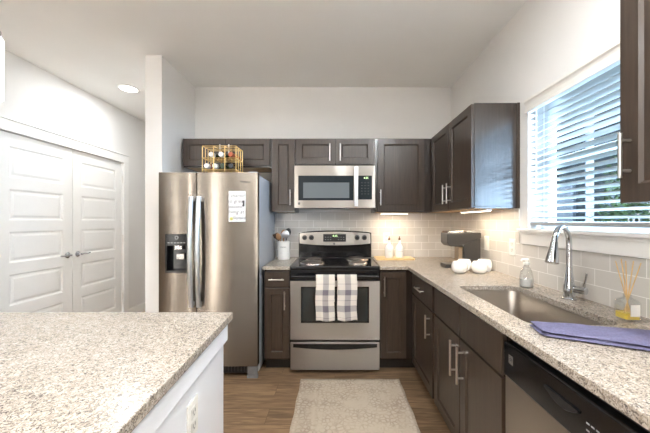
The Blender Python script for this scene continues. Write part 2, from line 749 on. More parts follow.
M['slot'] = mat('outlet_slot_dark', (0.05, 0.05, 0.05), 0.5)
M['outlet_face'] = mat('outlet_face_white', srgb(226, 224, 218), 0.4, noise=0.01)
M['sink'] = steel('satin_sink_steel', (0.44, 0.395, 0.345), 0.3, 0.3, ROT)
M['towel_blue'] = mat('periwinkle_terry', srgb(106, 104, 134), 0.95, noise=0.14, nscale=160, bump=1.0, bscale=420)
M['plaid'] = plaid_mat('plaid_cotton')
M['rug'] = rug_mat('faded_cream_rug')
M['glass'] = thin_glass('clear_glass', (0.975, 0.98, 0.98), 0.04, 0.35)
M['wateryglass'] = thin_glass('soft_clear_plastic', (0.9, 0.91, 0.91), 0.1)
M['oil'] = mat('yellow_diffuser_oil', srgb(238, 206, 84), 0.15, noise=0.02)
M['reed'] = mat('rattan_reed', srgb(226, 190, 130), 0.7, noise=0.1)
M['soap'] = mat('clear_pale_soap', srgb(232, 230, 226), 0.2, noise=0.02)
M['vinyl'] = mat('white_vinyl', srgb(236, 238, 240), 0.35, noise=0.01)
M['tile_back'] = tile('subway_tile_running_along_x', 0)
M['tile_right'] = tile('subway_tile_running_along_y', 1)
M['island'] = mat('island_white_paint', srgb(240, 242, 246), 0.45, noise=0.01, nscale=4)
M['lens'] = emit('lamp_lens', (1.0, 0.93, 0.84), 7.0)
M['undercab'] = emit('under_cabinet_led', (1.0, 0.86, 0.66), 4.0)
M['wine_green'] = mat('dark_green_bottle_glass', (0.03, 0.05, 0.018), 0.08, noise=0.05)
M['wine_dark'] = mat('near_black_bottle_glass', (0.012, 0.012, 0.014), 0.08, noise=0.05)
M['wine_amber'] = mat('amber_bottle_glass', (0.32, 0.08, 0.02), 0.1, noise=0.08)
M['foil_white'] = mat('white_foil_cap', srgb(240, 236, 234), 0.4, noise=0.02)
M['foil_red'] = mat('copper_foil_cap', srgb(170, 84, 48), 0.35, noise=0.05)
M['board_white'] = mat('gloss_white_board', srgb(238, 238, 238), 0.2, noise=0.01)
M['sticker'] = mat('yellow_green_sticker', srgb(196, 190, 110), 0.5, noise=0.1)

# translucent blind slats
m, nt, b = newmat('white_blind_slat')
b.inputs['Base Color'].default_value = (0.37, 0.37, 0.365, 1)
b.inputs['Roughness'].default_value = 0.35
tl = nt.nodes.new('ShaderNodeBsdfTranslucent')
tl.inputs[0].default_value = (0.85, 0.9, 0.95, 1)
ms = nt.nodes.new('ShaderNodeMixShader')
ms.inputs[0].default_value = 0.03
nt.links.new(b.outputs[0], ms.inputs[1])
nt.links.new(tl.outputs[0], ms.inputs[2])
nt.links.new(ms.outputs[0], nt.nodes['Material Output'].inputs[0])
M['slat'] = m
# pendant shade: lit opal glass
M['column'] = emit('streak_lamp_glow', (1.0, 0.96, 0.90), STREAK_GLOW)  # glow of the added lamps that streak the fridge
M['opal'] = emit('lit_opal_glass', (1.0, 0.98, 0.95), PENDANT_GLOW)

# ------------------------------------------------------------------ structure
D, XR, XL, H = 3.13, 1.25, -2.77, 2.74
YB, YH = -3.5, 5.2
SX0, SX1, SY0 = -1.65, -1.506, 2.53       # stub wall beside the fridge


def struct(name, bm, m, parent=None, bevel=0.0, **k):
    o = obj(name, bm, m, parent, bevel, **k)
    if parent is None:
        tag(o, kind='structure')
    return o


XLL, YL = -6.5, 1.8                         # the living area opens out to the side behind the camera
bm = NB(); box(bm, XLL - 0.15, XR + 0.15, YB - 0.15, YH + 0.15, -0.1, 0); struct('floor', bm, M['floor'])
bm = NB(); box(bm, XLL - 0.15, XR + 0.15, YB - 0.15, YH + 0.15, H, H + 0.1); struct('ceiling', bm, M['ceil'])
bm = NB(); box(bm, SX1, XR + 0.15, D, D + 0.12, 0, H); struct('wall_back', bm, M['wall'])
bm = NB(); box(bm, SX0, SX1, SY0, YH, 0, H); struct('wall_partition', bm, M['wall'])
bm = NB(); box(bm, XL, SX0, YH, YH + 0.12, 0, H); struct('wall_hall_end', bm, M['wall'])
# right wall with the window opening
WY0, WY1, WZ0, WZ1 = 1.0, 1.885, 1.25, 2.075
bm = NB()
box(bm, XR, XR + 0.15, YB, WY0, 0, H)
box(bm, XR, XR + 0.15, WY1, D, 0, H)
box(bm, XR, XR + 0.15, WY0, WY1, 0, WZ0)
box(bm, XR, XR + 0.15, WY0, WY1, WZ1, H)
struct('wall_right', bm, M['wall'])
# left wall with the double-door opening
DY0, DY1, DZ = 2.375, 3.795, 2.06
bm = NB()
box(bm, XL - 0.13, XL, YL, DY0, 0, H)
box(bm, XL - 0.13, XL, DY1, YH, 0, H)
box(bm, XL - 0.13, XL, DY0, DY1, DZ, H)
struct('wall_left', bm, M['wall'])
bm = NB(); box(bm, XL - 0.22, XL - 0.131, DY0 - 0.1, DY1 + 0.1, 0, H); struct('door_light_block', bm, M['wall'])  # added unseen panel that stops sky light leaking through the door gaps
bm = NB(); box(bm, XLL, XL - 0.13, YL, YL + 0.12, 0, H); struct('wall_living', bm, M['dark_backdrop'])
bm = NB(); box(bm, XLL - 0.12, XR + 0.15, YB - 0.12, YB, 0, H); struct('wall_front', bm, M['dark_backdrop'])
bm = NB(); box(bm, XLL - 0.12, XLL, YB, YL + 0.12, 0, H); struct('wall_far_side', bm, M['dark_backdrop'])

# baseboards
bm = NB()
box(bm, XL, XL + 0.014, DY1 + 0.09, YH, 0, 0.12)
box(bm, XL, XL + 0.014, YL, DY0 - 0.09, 0, 0.12)
struct('baseboard_left', bm, M['white'], bevel=0.003)
bm = NB()
box(bm, SX0 - 0.014, SX1 + 0.014, SY0 - 0.014, SY0, 0, 0.12)
box(bm, SX0 - 0.014, SX0, SY0, YH, 0, 0.12)
struct('baseboard_partition', bm, M['white'], bevel=0.003)
bm = NB()
box(bm, XL + 0.014, SX0 - 0.014, YH - 0.014, YH, 0, 0.12)
struct('baseboard_hall_end', bm, M['white'], bevel=0.003)

# door casing (trim) and the two closet doors
bm = NB()
cw = 0.085
for y0, y1 in ((DY0 - cw, DY0), (DY1, DY1 + cw)):
    box(bm, XL, XL + 0.02, y0, y1, 0, DZ)
box(bm, XL, XL + 0.02, DY0 - cw, DY1 + cw, DZ, DZ + cw + 0.01)
box(bm, XL, XL + 0.028, DY0 - cw - 0.008, DY1 + cw + 0.008, DZ + cw + 0.01, DZ + cw + 0.022)
struct('trim_1', bm, M['white'], bevel=0.003)


def closet_door(name, y0, y1, handle_y, lever_dir, hinge_y):
    xf = XL - 0.012
    t = 0.038
    fr = lambda u, wv, v: (xf + wv, u, v)
    bm = NB()
    st = 0.105
    n = 5
    z0, z1 = 0.012, DZ - 0.006
    rails = [z0, z0 + 0.19]
    ph = (z1 - 0.11 - rails[1] - 4 * 0.10) / 5
    box(bm, y0, y0 + st, -t, 0, z0, z1, fr)
    box(bm, y1 - st, y1, -t, 0, z0, z1, fr)
    box(bm, y0 + st, y1 - st, -t, 0, z0, z0 + 0.19, fr)
    z = z0 + 0.19
    for i in range(n):
        # recessed panel with a sloped moulding and a raised field
        a, b_, c, d = y0 + st, y1 - st, z, z + ph
        V = []
        for ins, dep in ((0, 0), (0.014, -0.008), (0.024, -0.008), (0.042, -0.003)):
            V.append([bm.verts.new(fr(u, dep, v)) for u, v in ((a + ins, c + ins), (b_ - ins, c + ins), (b_ - ins, d - ins), (a + ins, d - ins))])
        for A, B in zip(V, V[1:]):
            for k in range(4):
                bm.faces.new((A[k], A[(k + 1) % 4], B[(k + 1) % 4], B[k]))
        bm.faces.new(V[-1])
        z += ph
        top = 0.10 if i < n - 1 else z1 - z
        box(bm, y0 + st, y1 - st, -t, 0, z, z + top, fr)
        z += top
    d = struct(name, bm, M['white'])
    # lever handle
    hz = 0.945
    bm = NB()
    lathe(bm, [(0, 0), (0.03, 0), (0.03, 0.006), (0.024, 0.011), (0.012, 0.013), (0.011, 0.045), (0, 0.046)], (xf, handle_y, hz), 24, 'X')
    L_ = 0.115 * lever_dir
    tube(bm, [(xf + 0.042, handle_y, hz), (xf + 0.045, handle_y + L_ * 0.3, hz + 0.003), (xf + 0.043, handle_y + L_ * 0.7, hz - 0.002), (xf + 0.04, handle_y + L_, hz + 0.004)], [0.011, 0.0095, 0.008, 0.007], 12)
    h = obj('handle', bm, M['chrome'], d, smooth=True)
    h['label'] = 'chrome lever handle'
    for zz in (0.28, 1.03, 1.80):
        bm = NB()
        tube(bm, [(XL + 0.006, hinge_y, zz), (XL + 0.006, hinge_y, zz + 0.09)], 0.007, 10)
        hh = obj('hinge', bm, M['nickel'], d, smooth=True)
        hh['label'] = 'nickel hinge barrel'
    return d


ym = (DY0 + DY1) / 2
closet_door('door_1', DY0 + 0.004, ym - 0.002, ym - 0.06, -1, DY0 + 0.004)
closet_door('door_2', ym + 0.002, DY1 - 0.004, ym + 0.06, 1, DY1 - 0.004)

# backsplash tile
bm = NB()
box(bm, -0.640, XR - 0.009, D - 0.009, D, 0.9145, 1.396)
o = struct('backsplash_back', bm, M['tile_back'])
o['kind'] = 'structure'
bm = NB()
xx = XR - 0.009
box(bm, xx, XR, 1.965, D, 0.9145, 1.396)
box(bm, xx, XR, -0.3, 1.965, 0.9145, 1.148)
o = struct('backsplash_right', bm, M['tile_right'])

# ------------------------------------------------------------------ kitchen window
bm = NB()
fw = 0.045
x0, x1 = XR + 0.095, XR + 0.15
box(bm, x0, x1, WY0, WY0 + fw, WZ0, WZ1)
box(bm, x0, x1, WY1 - fw, WY1, WZ0, WZ1)
box(bm, x0, x1, WY0 + fw, WY1 - fw, WZ0, WZ0 + fw)
box(bm, x0, x1, WY0 + fw, WY1 - fw, WZ1 - fw, WZ1)
box(bm, x0 + 0.01, x1 - 0.005, WY0 + fw, WY1 - fw, 1.655, 1.69)
win = struct('window_1', bm, M['vinyl'], bevel=0.003)
bm = NB()
box(bm, x0 + 0.024, x0 + 0.028, WY0 + fw, WY1 - fw, WZ0 + fw, 1.655)
box(bm, x0 + 0.036, x0 + 0.040, WY0 + fw, WY1 - fw, 1.69, WZ1 - fw)
m = thin_glass('window_pane', (0.97, 0.98, 0.98), 0.01, 0.06)
obj('window_glass', bm, m, win)
bm = NB()
box(bm, XR - 0.045, XR + 0.095, WY0, WY1, 1.232, 1.2515)
box(bm, XR - 0.045, XR - 0.0002, WY0 - 0.06, WY0, 1.232, 1.2515)
box(bm, XR - 0.045, XR - 0.0002, WY1, WY1 + 0.05, 1.232, 1.2515)
obj('window_sill', bm, M['white'], win, 0.004)
bm = NB()
box(bm, XR - 0.02, XR - 0.0002, WY0 - 0.05, WY1 + 0.035, 1.15, 1.2315)
box(bm, XR - 0.026, XR - 0.0201, WY0 - 0.05, WY1 + 0.035, 1.215, 1.2315)
obj('window_apron', bm, M['white'], win, 0.003)

# venetian blind
bl = thing('window_blind', 'white two inch horizontal slat blind hanging in the window above the sink', 'window blind', (XR + 0.035, (WY0 + WY1) / 2, 1.26))
yb0, yb1 = WY0 + 0.008, WY1 - 0.006
cx = XR + 0.036
bm = NB()
ns = 19
zt, zb = 1.988, 1.318
ang = math.radians(11)
for i in range(ns):
    z = zb + (zt - zb) * i / (ns - 1)
    segs = 4
    up, dn = [], []
    for k in range(segs + 1):
        s = -0.025 + 0.05 * k / segs
        cr = 0.0022 * (1 - (s / 0.025) ** 2)
        X = cx + s * math.cos(ang) - cr * math.sin(ang) * 0
        Z = z - s * math.sin(ang) + cr
        up.append((X, Z + 0.0014))
        dn.append((X, Z - 0.0014))
    loop = up + dn[::-1]
    A = [bm.verts.new((x, yb0, zz)) for x, zz in loop]
    B = [bm.verts.new((x, yb1, zz)) for x, zz in loop]
    n = len(loop)
    for k in range(n):
        bm.faces.new((A[k], A[(k + 1) % n], B[(k + 1) % n], B[k]))
    bm.faces.new(A)
    bm.faces.new(B[::-1])
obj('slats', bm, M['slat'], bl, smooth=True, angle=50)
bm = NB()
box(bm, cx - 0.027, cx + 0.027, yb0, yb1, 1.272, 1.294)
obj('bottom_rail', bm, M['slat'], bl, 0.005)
bm = NB()
# crown-profile valance at the top of the opening
prof = [(XR - 0.022, 2.082), (XR - 0.022, 2.068), (XR - 0.016, 2.060), (XR - 0.012, 2.045), (XR - 0.012, 2.020), (XR - 0.017, 2.012), (XR - 0.017, 2.000), (XR - 0.004, 2.000), (XR - 0.004, 2.082)]
A = [bm.verts.new((x, WY0 - 0.002, z)) for x, z in prof]
B = [bm.verts.new((x, WY1 + 0.010, z)) for x, z in prof]
for k in range(len(prof)):
    k2 = (k + 1) % len(prof)
    bm.faces.new((A[k], A[k2], B[k2], B[k]))
bm.faces.new(A)
bm.faces.new(B[::-1])
obj('valance', bm, mat('white_valance', srgb(232, 228, 222), 0.4, noise=0.01), bl)
bm = NB()
box(bm, cx - 0.028, cx + 0.028, yb0, yb1, 2.02, 2.068)
obj('headrail', bm, M['vinyl'], bl)
for yy in (WY0 + 0.13, WY1 - 0.13):
    bm = NB()
    for xo in (-0.0255, 0.0255):
        tube(bm, [(cx + xo, yy, 1.283), (cx + xo, yy, 2.03)], 0.0012, 6)
    obj('ladder_cord', bm, M['vinyl'], bl)
bm = NB()
tube(bm, [(cx - 0.034, WY1 - 0.075, 2.0), (cx - 0.036, WY1 - 0.075, 1.47)], 0.0035, 8)
obj('tilt_wand', bm, M['vinyl'], bl, smooth=True)

# ------------------------------------------------------------------ outside, beyond the window
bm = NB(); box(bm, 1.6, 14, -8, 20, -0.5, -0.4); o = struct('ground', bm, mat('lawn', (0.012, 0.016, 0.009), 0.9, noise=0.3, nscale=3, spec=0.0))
nb = thing('neighboring_building', 'grey sided building seen through the gaps of the blind', 'building', (8, 8, -0.4))
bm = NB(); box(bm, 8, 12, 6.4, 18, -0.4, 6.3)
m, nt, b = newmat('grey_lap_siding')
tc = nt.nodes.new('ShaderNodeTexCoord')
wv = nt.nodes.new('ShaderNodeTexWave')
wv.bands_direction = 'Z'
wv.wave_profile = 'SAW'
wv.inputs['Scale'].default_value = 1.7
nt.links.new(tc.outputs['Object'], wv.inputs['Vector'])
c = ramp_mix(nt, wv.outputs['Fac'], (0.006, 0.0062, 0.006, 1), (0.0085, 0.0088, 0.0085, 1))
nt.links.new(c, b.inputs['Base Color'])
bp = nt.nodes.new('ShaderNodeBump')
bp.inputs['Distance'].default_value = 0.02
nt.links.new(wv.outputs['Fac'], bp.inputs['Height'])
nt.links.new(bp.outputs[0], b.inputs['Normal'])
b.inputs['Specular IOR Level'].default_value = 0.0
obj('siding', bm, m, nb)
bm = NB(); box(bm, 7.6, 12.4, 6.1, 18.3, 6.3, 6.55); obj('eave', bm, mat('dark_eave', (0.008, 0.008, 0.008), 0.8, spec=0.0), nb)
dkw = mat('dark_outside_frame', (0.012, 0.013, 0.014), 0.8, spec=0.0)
for yy in (7.4, 9.6, 12.0):
    bm = NB(); box(bm, 7.95, 7.999, yy, yy + 1.1, 1.0, 2.6)
    f = obj('window', bm, dkw, nb)
    bm = NB(); box(bm, 7.93, 7.949, yy + 0.08, yy + 1.02, 1.08, 2.52)
    obj('pane', bm, mat('dark_outside_pane', (0.003, 0.003, 0.004), 0.5, spec=0.1), f)
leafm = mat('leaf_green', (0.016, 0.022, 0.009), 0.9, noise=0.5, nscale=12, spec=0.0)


def shrub(name, label, x, y, z0, h, r, n, seed):
    rnd = random.Random(seed)
    t = thing(name, label, 'shrub', (x, y, z0))
    bm = NB()
    for i in range(n):
        th, ph = rnd.uniform(0, 2 * PI), math.acos(rnd.uniform(-1, 1))
        q = rnd.uniform(0.55, 1)
        p = Vector((x + r * q * math.sin(ph) * math.cos(th), y + r * q * math.sin(ph) * math.sin(th), z0 + h * 0.55 + h * 0.45 * q * math.cos(ph)))
        d = Vector((rnd.uniform(-1, 1), rnd.uniform(-1, 1), rnd.uniform(-0.6, 1))).normalized() * 0.11
        a, b_ = basis(d)
        s = a * 0.035
        V = [bm.verts.new(v) for v in (p - d * 0.5, p + s + b_ * 0.012, p + d * 0.6, p - s + b_ * 0.012)]
        bm.faces.new(V)
    obj('foliage', bm, leafm, t)
    bm = NB()
    for k in range(5):
        a = k * 2 * PI / 5
        tube(bm, [(x + 0.05 * math.cos(a), y + 0.05 * math.sin(a), z0), (x + r * 0.5 * math.cos(a), y + r * 0.5 * math.sin(a), z0 + h * 0.7)], [0.03, 0.008], 6)
    obj('stem', bm, M['darkspoon'], t)


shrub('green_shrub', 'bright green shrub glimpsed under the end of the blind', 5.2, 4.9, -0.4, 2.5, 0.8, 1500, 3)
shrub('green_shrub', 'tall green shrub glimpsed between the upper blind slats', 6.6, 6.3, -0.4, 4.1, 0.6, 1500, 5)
pst = thing('porch_post', 'dark vertical post outside the window seen between the slats', 'post', (2.25, 2.57, -0.4))
bm = NB(); box(bm, 2.23, 2.27, 2.55, 2.59, -0.4, 3.4); obj('shaft', bm, M['blackplastic'], pst)
bm = NB(); box(bm, 2.19, 2.31, 2.51, 2.63, -0.3999, -0.37); obj('base', bm, M['blackplastic'], pst)

# ------------------------------------------------------------------ cabinets


def shaker(name, fr, u0, u1, v0, v1, parent, rail=0.056, t=0.02):
    bm = NB()
    box(bm, u0, u0 + rail, 0, t, v0, v1, fr)
    box(bm, u1 - rail, u1, 0, t, v0, v1, fr)
    box(bm, u0 + rail, u1 - rail, 0, t, v0, v0 + rail, fr)
    box(bm, u0 + rail, u1 - rail, 0, t, v1 - rail, v1, fr)
    a, b_, c, d = u0 + rail, u1 - rail, v0 + rail, v1 - rail
    ins = 0.008
    A = [bm.verts.new(fr(u, t * 0.98, v)) for u, v in ((a, c), (b_, c), (b_, d), (a, d))]
    B = [bm.verts.new(fr(u, t - 0.010, v)) for u, v in ((a + ins, c + ins), (b_ - ins, c + ins), (b_ - ins, d - ins), (a + ins, d - ins))]
    for k in range(4):
        bm.faces.new((A[k], A[(k + 1) % 4], B[(k + 1) % 4], B[k]))
    bm.faces.new(B)
    return obj(name, bm, M['cab'], parent)


def slab(name, fr, u0, u1, v0, v1, parent, t=0.02):
    bm = NB()
    box(bm, u0, u1, 0, t, v0, v1, fr)
    return obj(name, bm, M['cab'], parent, 0.002)


def bar(fr, u, v0, v1, parent, t=0.02, horiz=False, r=0.006, so=0.032, label=None):
    """bar pull: vertical at u from v0 to v1, or horizontal at v=u from v0 to v1"""
    bm = NB()
    P = (lambda a, wv: fr(a, wv, u)) if horiz else (lambda a, wv: fr(u, wv, a))
    tube(bm, [P(v0, t + so), P(v1, t + so)], r, 12)
    L_ = v1 - v0
    for q in (0.16, 0.84):
        tube(bm, [P(v0 + L_ * q, t), P(v0 + L_ * q, t + so)], r * 0.8, 10)
    h = obj('handle', bm, M['nickel'], parent, smooth=True)
    h['label'] = 'brushed nickel bar handle'
    return h


def carcass(t, x0, x1, y0, y1, z0, z1, under=True):
    bm = NB()
    box(bm, x0, x1, y0, y1, z0 + (0.0155 if under else 0), z1)
    if under:
        k = 0.017
        box(bm, x0, x1, y0, y0 + k, z0, z0 + 0.0155); box(bm, x0, x1, y1 - k, y1, z0, z0 + 0.0155)
        box(bm, x0, x0 + k, y0 + k, y1 - k, z0, z0 + 0.0155); box(bm, x1 - k, x1, y0 + k, y1 - k, z0, z0 + 0.0155)
    obj('cabinet_box', bm, M['cabin'], t, 0.0015)
    if under:
        bm = NB()
        box(bm, x0 + 0.0175, x1 - 0.0175, y0 + 0.0175, y1 - 0.0175, z0 + 0.003, z0 + 0.015)
        o = obj('bottom_panel', bm, M['maple'], t)
        o['label'] = 'pale birch underside'


UZ0, UZ1 = 1.385, 2.10
G = 0.0015
# back wall uppers (door fronts at y = 2.805)
yf = 2.825
fb = FB(yf)
yw = D - 0.0015
t = thing('wall_cabinet', 'short dark brown two-door cabinet above the refrigerator', 'cabinet', (-1.044, D, 1.81))
carcass(t, -1.472, -0.618, yf, yw, 1.82, UZ1)
for a, b_, hu in ((-1.466, -1.060, -1.098), (-1.052, -0.630, -1.012)):
    d = shaker('door', fb, a, b_, 1.835, UZ1 - 0.006, t)
    bar(fb, hu, 1.86, 2.03, d)
t = thing('wall_cabinet', 'narrow tall dark brown cabinet between the refrigerator and the microwave', 'cabinet', (-0.5, D, UZ0))
carcass(t, -0.616, -0.3865, yf, yw, UZ0, UZ1)
d = shaker('door', fb, -0.605, -0.393, UZ0 + 0.012, UZ1 - 0.006, t)
bar(fb, -0.428, 1.45, 1.60, d)
t = thing('wall_cabinet', 'short dark brown two-door cabinet directly above the microwave', 'cabinet', (0, D, 1.83))
carcass(t, -0.385, 0.383, yf, yw, 1.832, UZ1)
for a, b_, hu in ((-0.372, 0.002, -0.050), (0.010, 0.372, 0.050)):
    d = shaker('door', fb, a, b_, 1.850, UZ1 - 0.006, t)
    bar(fb, hu, 1.875, 2.04, d)
t = thing('wall_cabinet', 'single-door dark brown corner cabinet above the bottles on the bamboo board', 'cabinet', (0.65, D, UZ0))
carcass(t, 0.3845, 0.9435, yf, yw, UZ0, UZ1)
d = shaker('door', fb, 0.415, 0.862, UZ0 + 0.012, UZ1 - 0.006, t)
bar(fb, 0.436, 1.45, 1.60, d)
# right wall uppers
xf = 0.945
frr = FR(xf)
xw = XR - 0.0015
t = thing('wall_cabinet', 'dark brown two-door cabinet beside the blind, with bluish daylight on its end panel', 'cabinet', (XR, 2.4, UZ0))
carcass(t, xf, xw, 1.970, yw, UZ0, UZ1)
bm = NB(); box(bm, XR - 0.018, XR - 0.0015, 1.964, 1.9695, UZ0, UZ1); obj('scribe_strip', bm, M['cab'], t)
for a, b_, hu in ((1.975, 2.372, 2.335), (2.380, 2.790, 2.418)):
    d = shaker('door', frr, a, b_, UZ0 + 0.006, UZ1 - 0.006, t)
    bar(frr, hu, 1.44, 1.60, d)
t = thing('wall_cabinet', 'dark brown cabinet at the window edge above the blue towel, with long bar handle', 'cabinet', (XR, 0.55, 1.355))
carcass(t, xf, xw, 0.16, 0.942, 1.357, UZ1)
for a, b_, hu in ((0.556, 0.944, 0.912), (0.162, 0.550, 0.195)):
    d = shaker('door', frr, a, b_, 1.358, UZ1 - 0.004, t)
    bar(frr, hu, 1.435, 1.575, d)

# base cabinets
BZ = 0.8835
yfb = 2.52
fbb = FB(yfb)


def toe(t, x0, x1, y0, y1):
    bm = NB(); box(bm, x0, x1, y0, y1, 0.0005, 0.1); obj('toe_kick', bm, M['toe'], t)


t = thing('base_cabinet', 'narrow dark brown base cabinet between the refrigerator and the range', 'cabinet', (-0.5, D, 0))
carcass(t, -0.612, -0.386, yfb, yw, 0.1005, BZ, False)
toe(t, -0.612, -0.386, yfb + 0.06, yw)
dr = slab('drawer', fbb, -0.606, -0.393, 0.735, 0.862, t)
bar(fbb, 0.80, -0.565, -0.435, dr, horiz=True)
d = shaker('door', fbb, -0.606, -0.393, 0.118, 0.722, t)
bar(fbb, -0.43, 0.545, 0.70, d)
t = thing('base_cabinet', 'dark brown corner base cabinet with one full-height door beside the range', 'cabinet', (0.6, D, 0))
carcass(t, 0.386, XR - 0.0015, yfb, yw, 0.1005, BZ, False)
toe(t, 0.386, XR - 0.0015, yfb + 0.06, yw)
d = shaker('door', fbb, 0.395, 0.612, 0.118, 0.862, t, rail=0.05)
bar(fbb, 0.422, 0.66, 0.825, d)

xfb = 0.667
frb = FR(xfb)
t = thing('base_cabinet', 'dark brown base cabinet with drawer and door, between the corner and the sink', 'cabinet', (1.0, 2.2, 0))
carcass(t, xfb, xw, 1.914, yfb - 0.0015, 0.1005, BZ, False)
toe(t, xfb + 0.06, xw, 1.914, yfb - 0.0015)
dr = slab('drawer', frb, 1.935, 2.44, 0.70, 0.862, t)
bar(frb, 0.785, 2.10, 2.26, dr, horiz=True)
d = shaker('door', frb, 1.935, 2.44, 0.118, 0.688, t)
bar(frb, 1.985, 0.50, 0.66, d)
# sink base (open box so that the bowl hangs inside)
t = thing('base_cabinet', 'dark brown two-door base cabinet under the kitchen sink', 'cabinet', (1.0, 1.51, 0))
bm = NB()
box(bm, xfb, xw, 1.120, 1.136, 0.1005, BZ)
box(bm, xfb, xw, 1.894, 1.910, 0.1005, BZ)
box(bm, xfb, xw, 1.136, 1.894, 0.1005, 0.118)
box(bm, xw - 0.012, xw, 1.136, 1.894, 0.118, BZ)
box(bm, xfb, xfb + 0.018, 1.136, 1.894, 0.118, BZ)
obj('cabinet_box', bm, M['cabin'], t)
toe(t, xfb + 0.06, xw, 1.120, 1.910)
for a, b_, hu in ((1.130, 1.506, 1.470), (1.516, 1.898, 1.556)):
    slab('false_drawer_front', frb, a, b_, 0.70, 0.862, t)
    d = shaker('door', frb, a, b_, 0.118, 0.688, t)
    bar(frb, hu, 0.475, 0.665, d)
t = thing('base_cabinet', 'dark brown base cabinet beyond the dishwasher under the towel end of the counter', 'cabinet', (1.0, 0.1, 0))
carcass(t, xfb, xw, -0.29, 0.508, 0.1005, BZ, False)
toe(t, xfb + 0.06, xw, -0.29, 0.508)
for a, b_, hu in ((-0.28, 0.10, 0.06), (0.11, 0.50, 0.15)):
    dr = slab('drawer', frb, a, b_, 0.70, 0.862, t)
    bar(frb, 0.785, a + 0.12, b_ - 0.12, dr, horiz=True)
    d = shaker('door', frb, a, b_, 0.118, 0.688, t)
    bar(frb, hu, 0.475, 0.665, d)

# worktops
CZ0, CZ1 = 0.884, 0.914
SKX0, SKX1, SKY0, SKY1 = 0.728, 1.078, 1.082, 1.742
bm = NB()
prism(bm, [(0.62, -0.3), (XR - 0.0015, -0.3), (XR - 0.0015, D - 0.0015), (0.3865, D - 0.0015), (0.3865, 2.475), (0.62, 2.475)], CZ0, CZ1, [rrect(SKX0, SKX1, SKY0, SKY1, 0.052)])
o = obj('countertop', bm, M['granite'], None, 0.003)
tag(o, 'speckled granite worktop running from the range round the corner past the sink', 'countertop')
bm = NB(); box(bm, -0.618, -0.3865, 2.475, D - 0.0015, CZ0, CZ1)
o = obj('countertop', bm, M['granite'], None, 0.003)
tag(o, 'small granite worktop under the utensil crock beside the refrigerator', 'countertop')

# sink bowl
sk = thing('kitchen_sink', 'undermount stainless steel sink bowl set into the granite worktop', 'sink', (0.9, 1.415, CZ0))
bm = NB()
loops = []
e = 0.006
for (ins, z, r) in ((-0.02, CZ0 - 0.0006, 0.067), (-e, CZ0 - 0.0006, 0.057), (-e + 0.004, CZ0 - 0.010, 0.055), (0.008, 0.74, 0.055), (0.016, 0.705, 0.052), (0.045, 0.688, 0.05)):
    loops.append([bm.verts.new((x, y, z)) for x, y in rrect(SKX0 + ins, SKX1 - ins, SKY0 + ins, SKY1 - ins, r)])
for A, B in zip(loops, loops[1:]):
    n = len(A)
    for k in range(n):
        bm.faces.new((A[k], A[(k + 1) % n], B[(k + 1) % n], B[k]))
bm.faces.new(loops[-1])
o = obj('bowl', bm, M['sink'], sk, smooth=True)
md = o.modifiers.new('thick', 'SOLIDIFY'); md.thickness = 0.0012; md.offset = -1
bm = NB()
lathe(bm, [(0, 0.003), (0.02, 0.003), (0.022, 0.006), (0.042, 0.006), (0.046, 0.0005), (0, 0.0005)], (0.9, 1.415, 0.6885), 28)
obj('drain', bm, M['chrome'], sk, smooth=True)

# ------------------------------------------------------------------ refrigerator
FX0, FX1, FXS = -1.452, -0.638, -1.140
fy = 2.392
fd = thing('refrigerator', 'stainless side-by-side refrigerator with ice dispenser and two long handles', 'refrigerator', (-1.05, 2.8, 0))
bm = NB(); box(bm, FX0 + 0.004, FX1 - 0.004, 2.455, 3.105, 0.03, 1.688)
obj('cabinet_shell', bm, M['fridge_side'], fd, 0.006)


def bulge(x0, x1, amt):
    return lambda x: fy + amt * (2 * (x - x0) / (x1 - x0) - 1) ** 4 * 0.6 + amt * (2 * (x - x0) / (x1 - x0) - 1) ** 2 * 0.4


def curved(bm, x0, x1, z0, z1, yf_, yb, n=14):
    F, B = [], []
    for i in range(n + 1):
        x = x0 + (x1 - x0) * i / n
        F.append((bm.verts.new((x, yf_(x), z0)), bm.verts.new((x, yf_(x), z1))))
        B.append((bm.verts.new((x, yb, z0)), bm.verts.new((x, yb, z1))))
    for i in range(n):
        bm.faces.new((F[i][0], F[i + 1][0], F[i + 1][1], F[i][1]))
        bm.faces.new((B[i][0], B[i][1], B[i + 1][1], B[i + 1][0]))
        bm.faces.new((F[i][1], F[i + 1][1], B[i + 1][1], B[i][1]))
        bm.faces.new((F[i][0], B[i][0], B[i + 1][0], F[i + 1][0]))
    for i in (0, n):
        bm.faces.new((F[i][0], F[i][1], B[i][1], B[i][0]))


DZ0, DZ1 = 0.105, 1.70
dx0, dx1, dz0, dz1 = -1.397, -1.208, 0.873, 1.193
bl_ = bulge(FX0, FXS - 0.004, 0.005)
bm = NB()
curved(bm, FX0, dx0, DZ0, DZ1, bl_, 2.452, 8)
curved(bm, dx1, FXS - 0.004, DZ0, DZ1, bl_, 2.452, 8)
curved(bm, dx0, dx1, DZ0, dz0, bl_, 2.452, 10)
curved(bm, dx0, dx1, dz1, DZ1, bl_, 2.452, 10)
bmesh.ops.remove_doubles(bm, verts=bm.verts, dist=1e-5)
ld = obj('freezer_door', bm, M['steel'], fd, smooth=True, angle=30)
br_ = bulge(FXS + 0.004, FX1, 0.005)
bm = NB(); curved(bm, FXS + 0.004, FX1, DZ0, DZ1, br_, 2.452, 24)
rd = obj('fridge_door', bm, M['steel'], fd, smooth=True, angle=30)


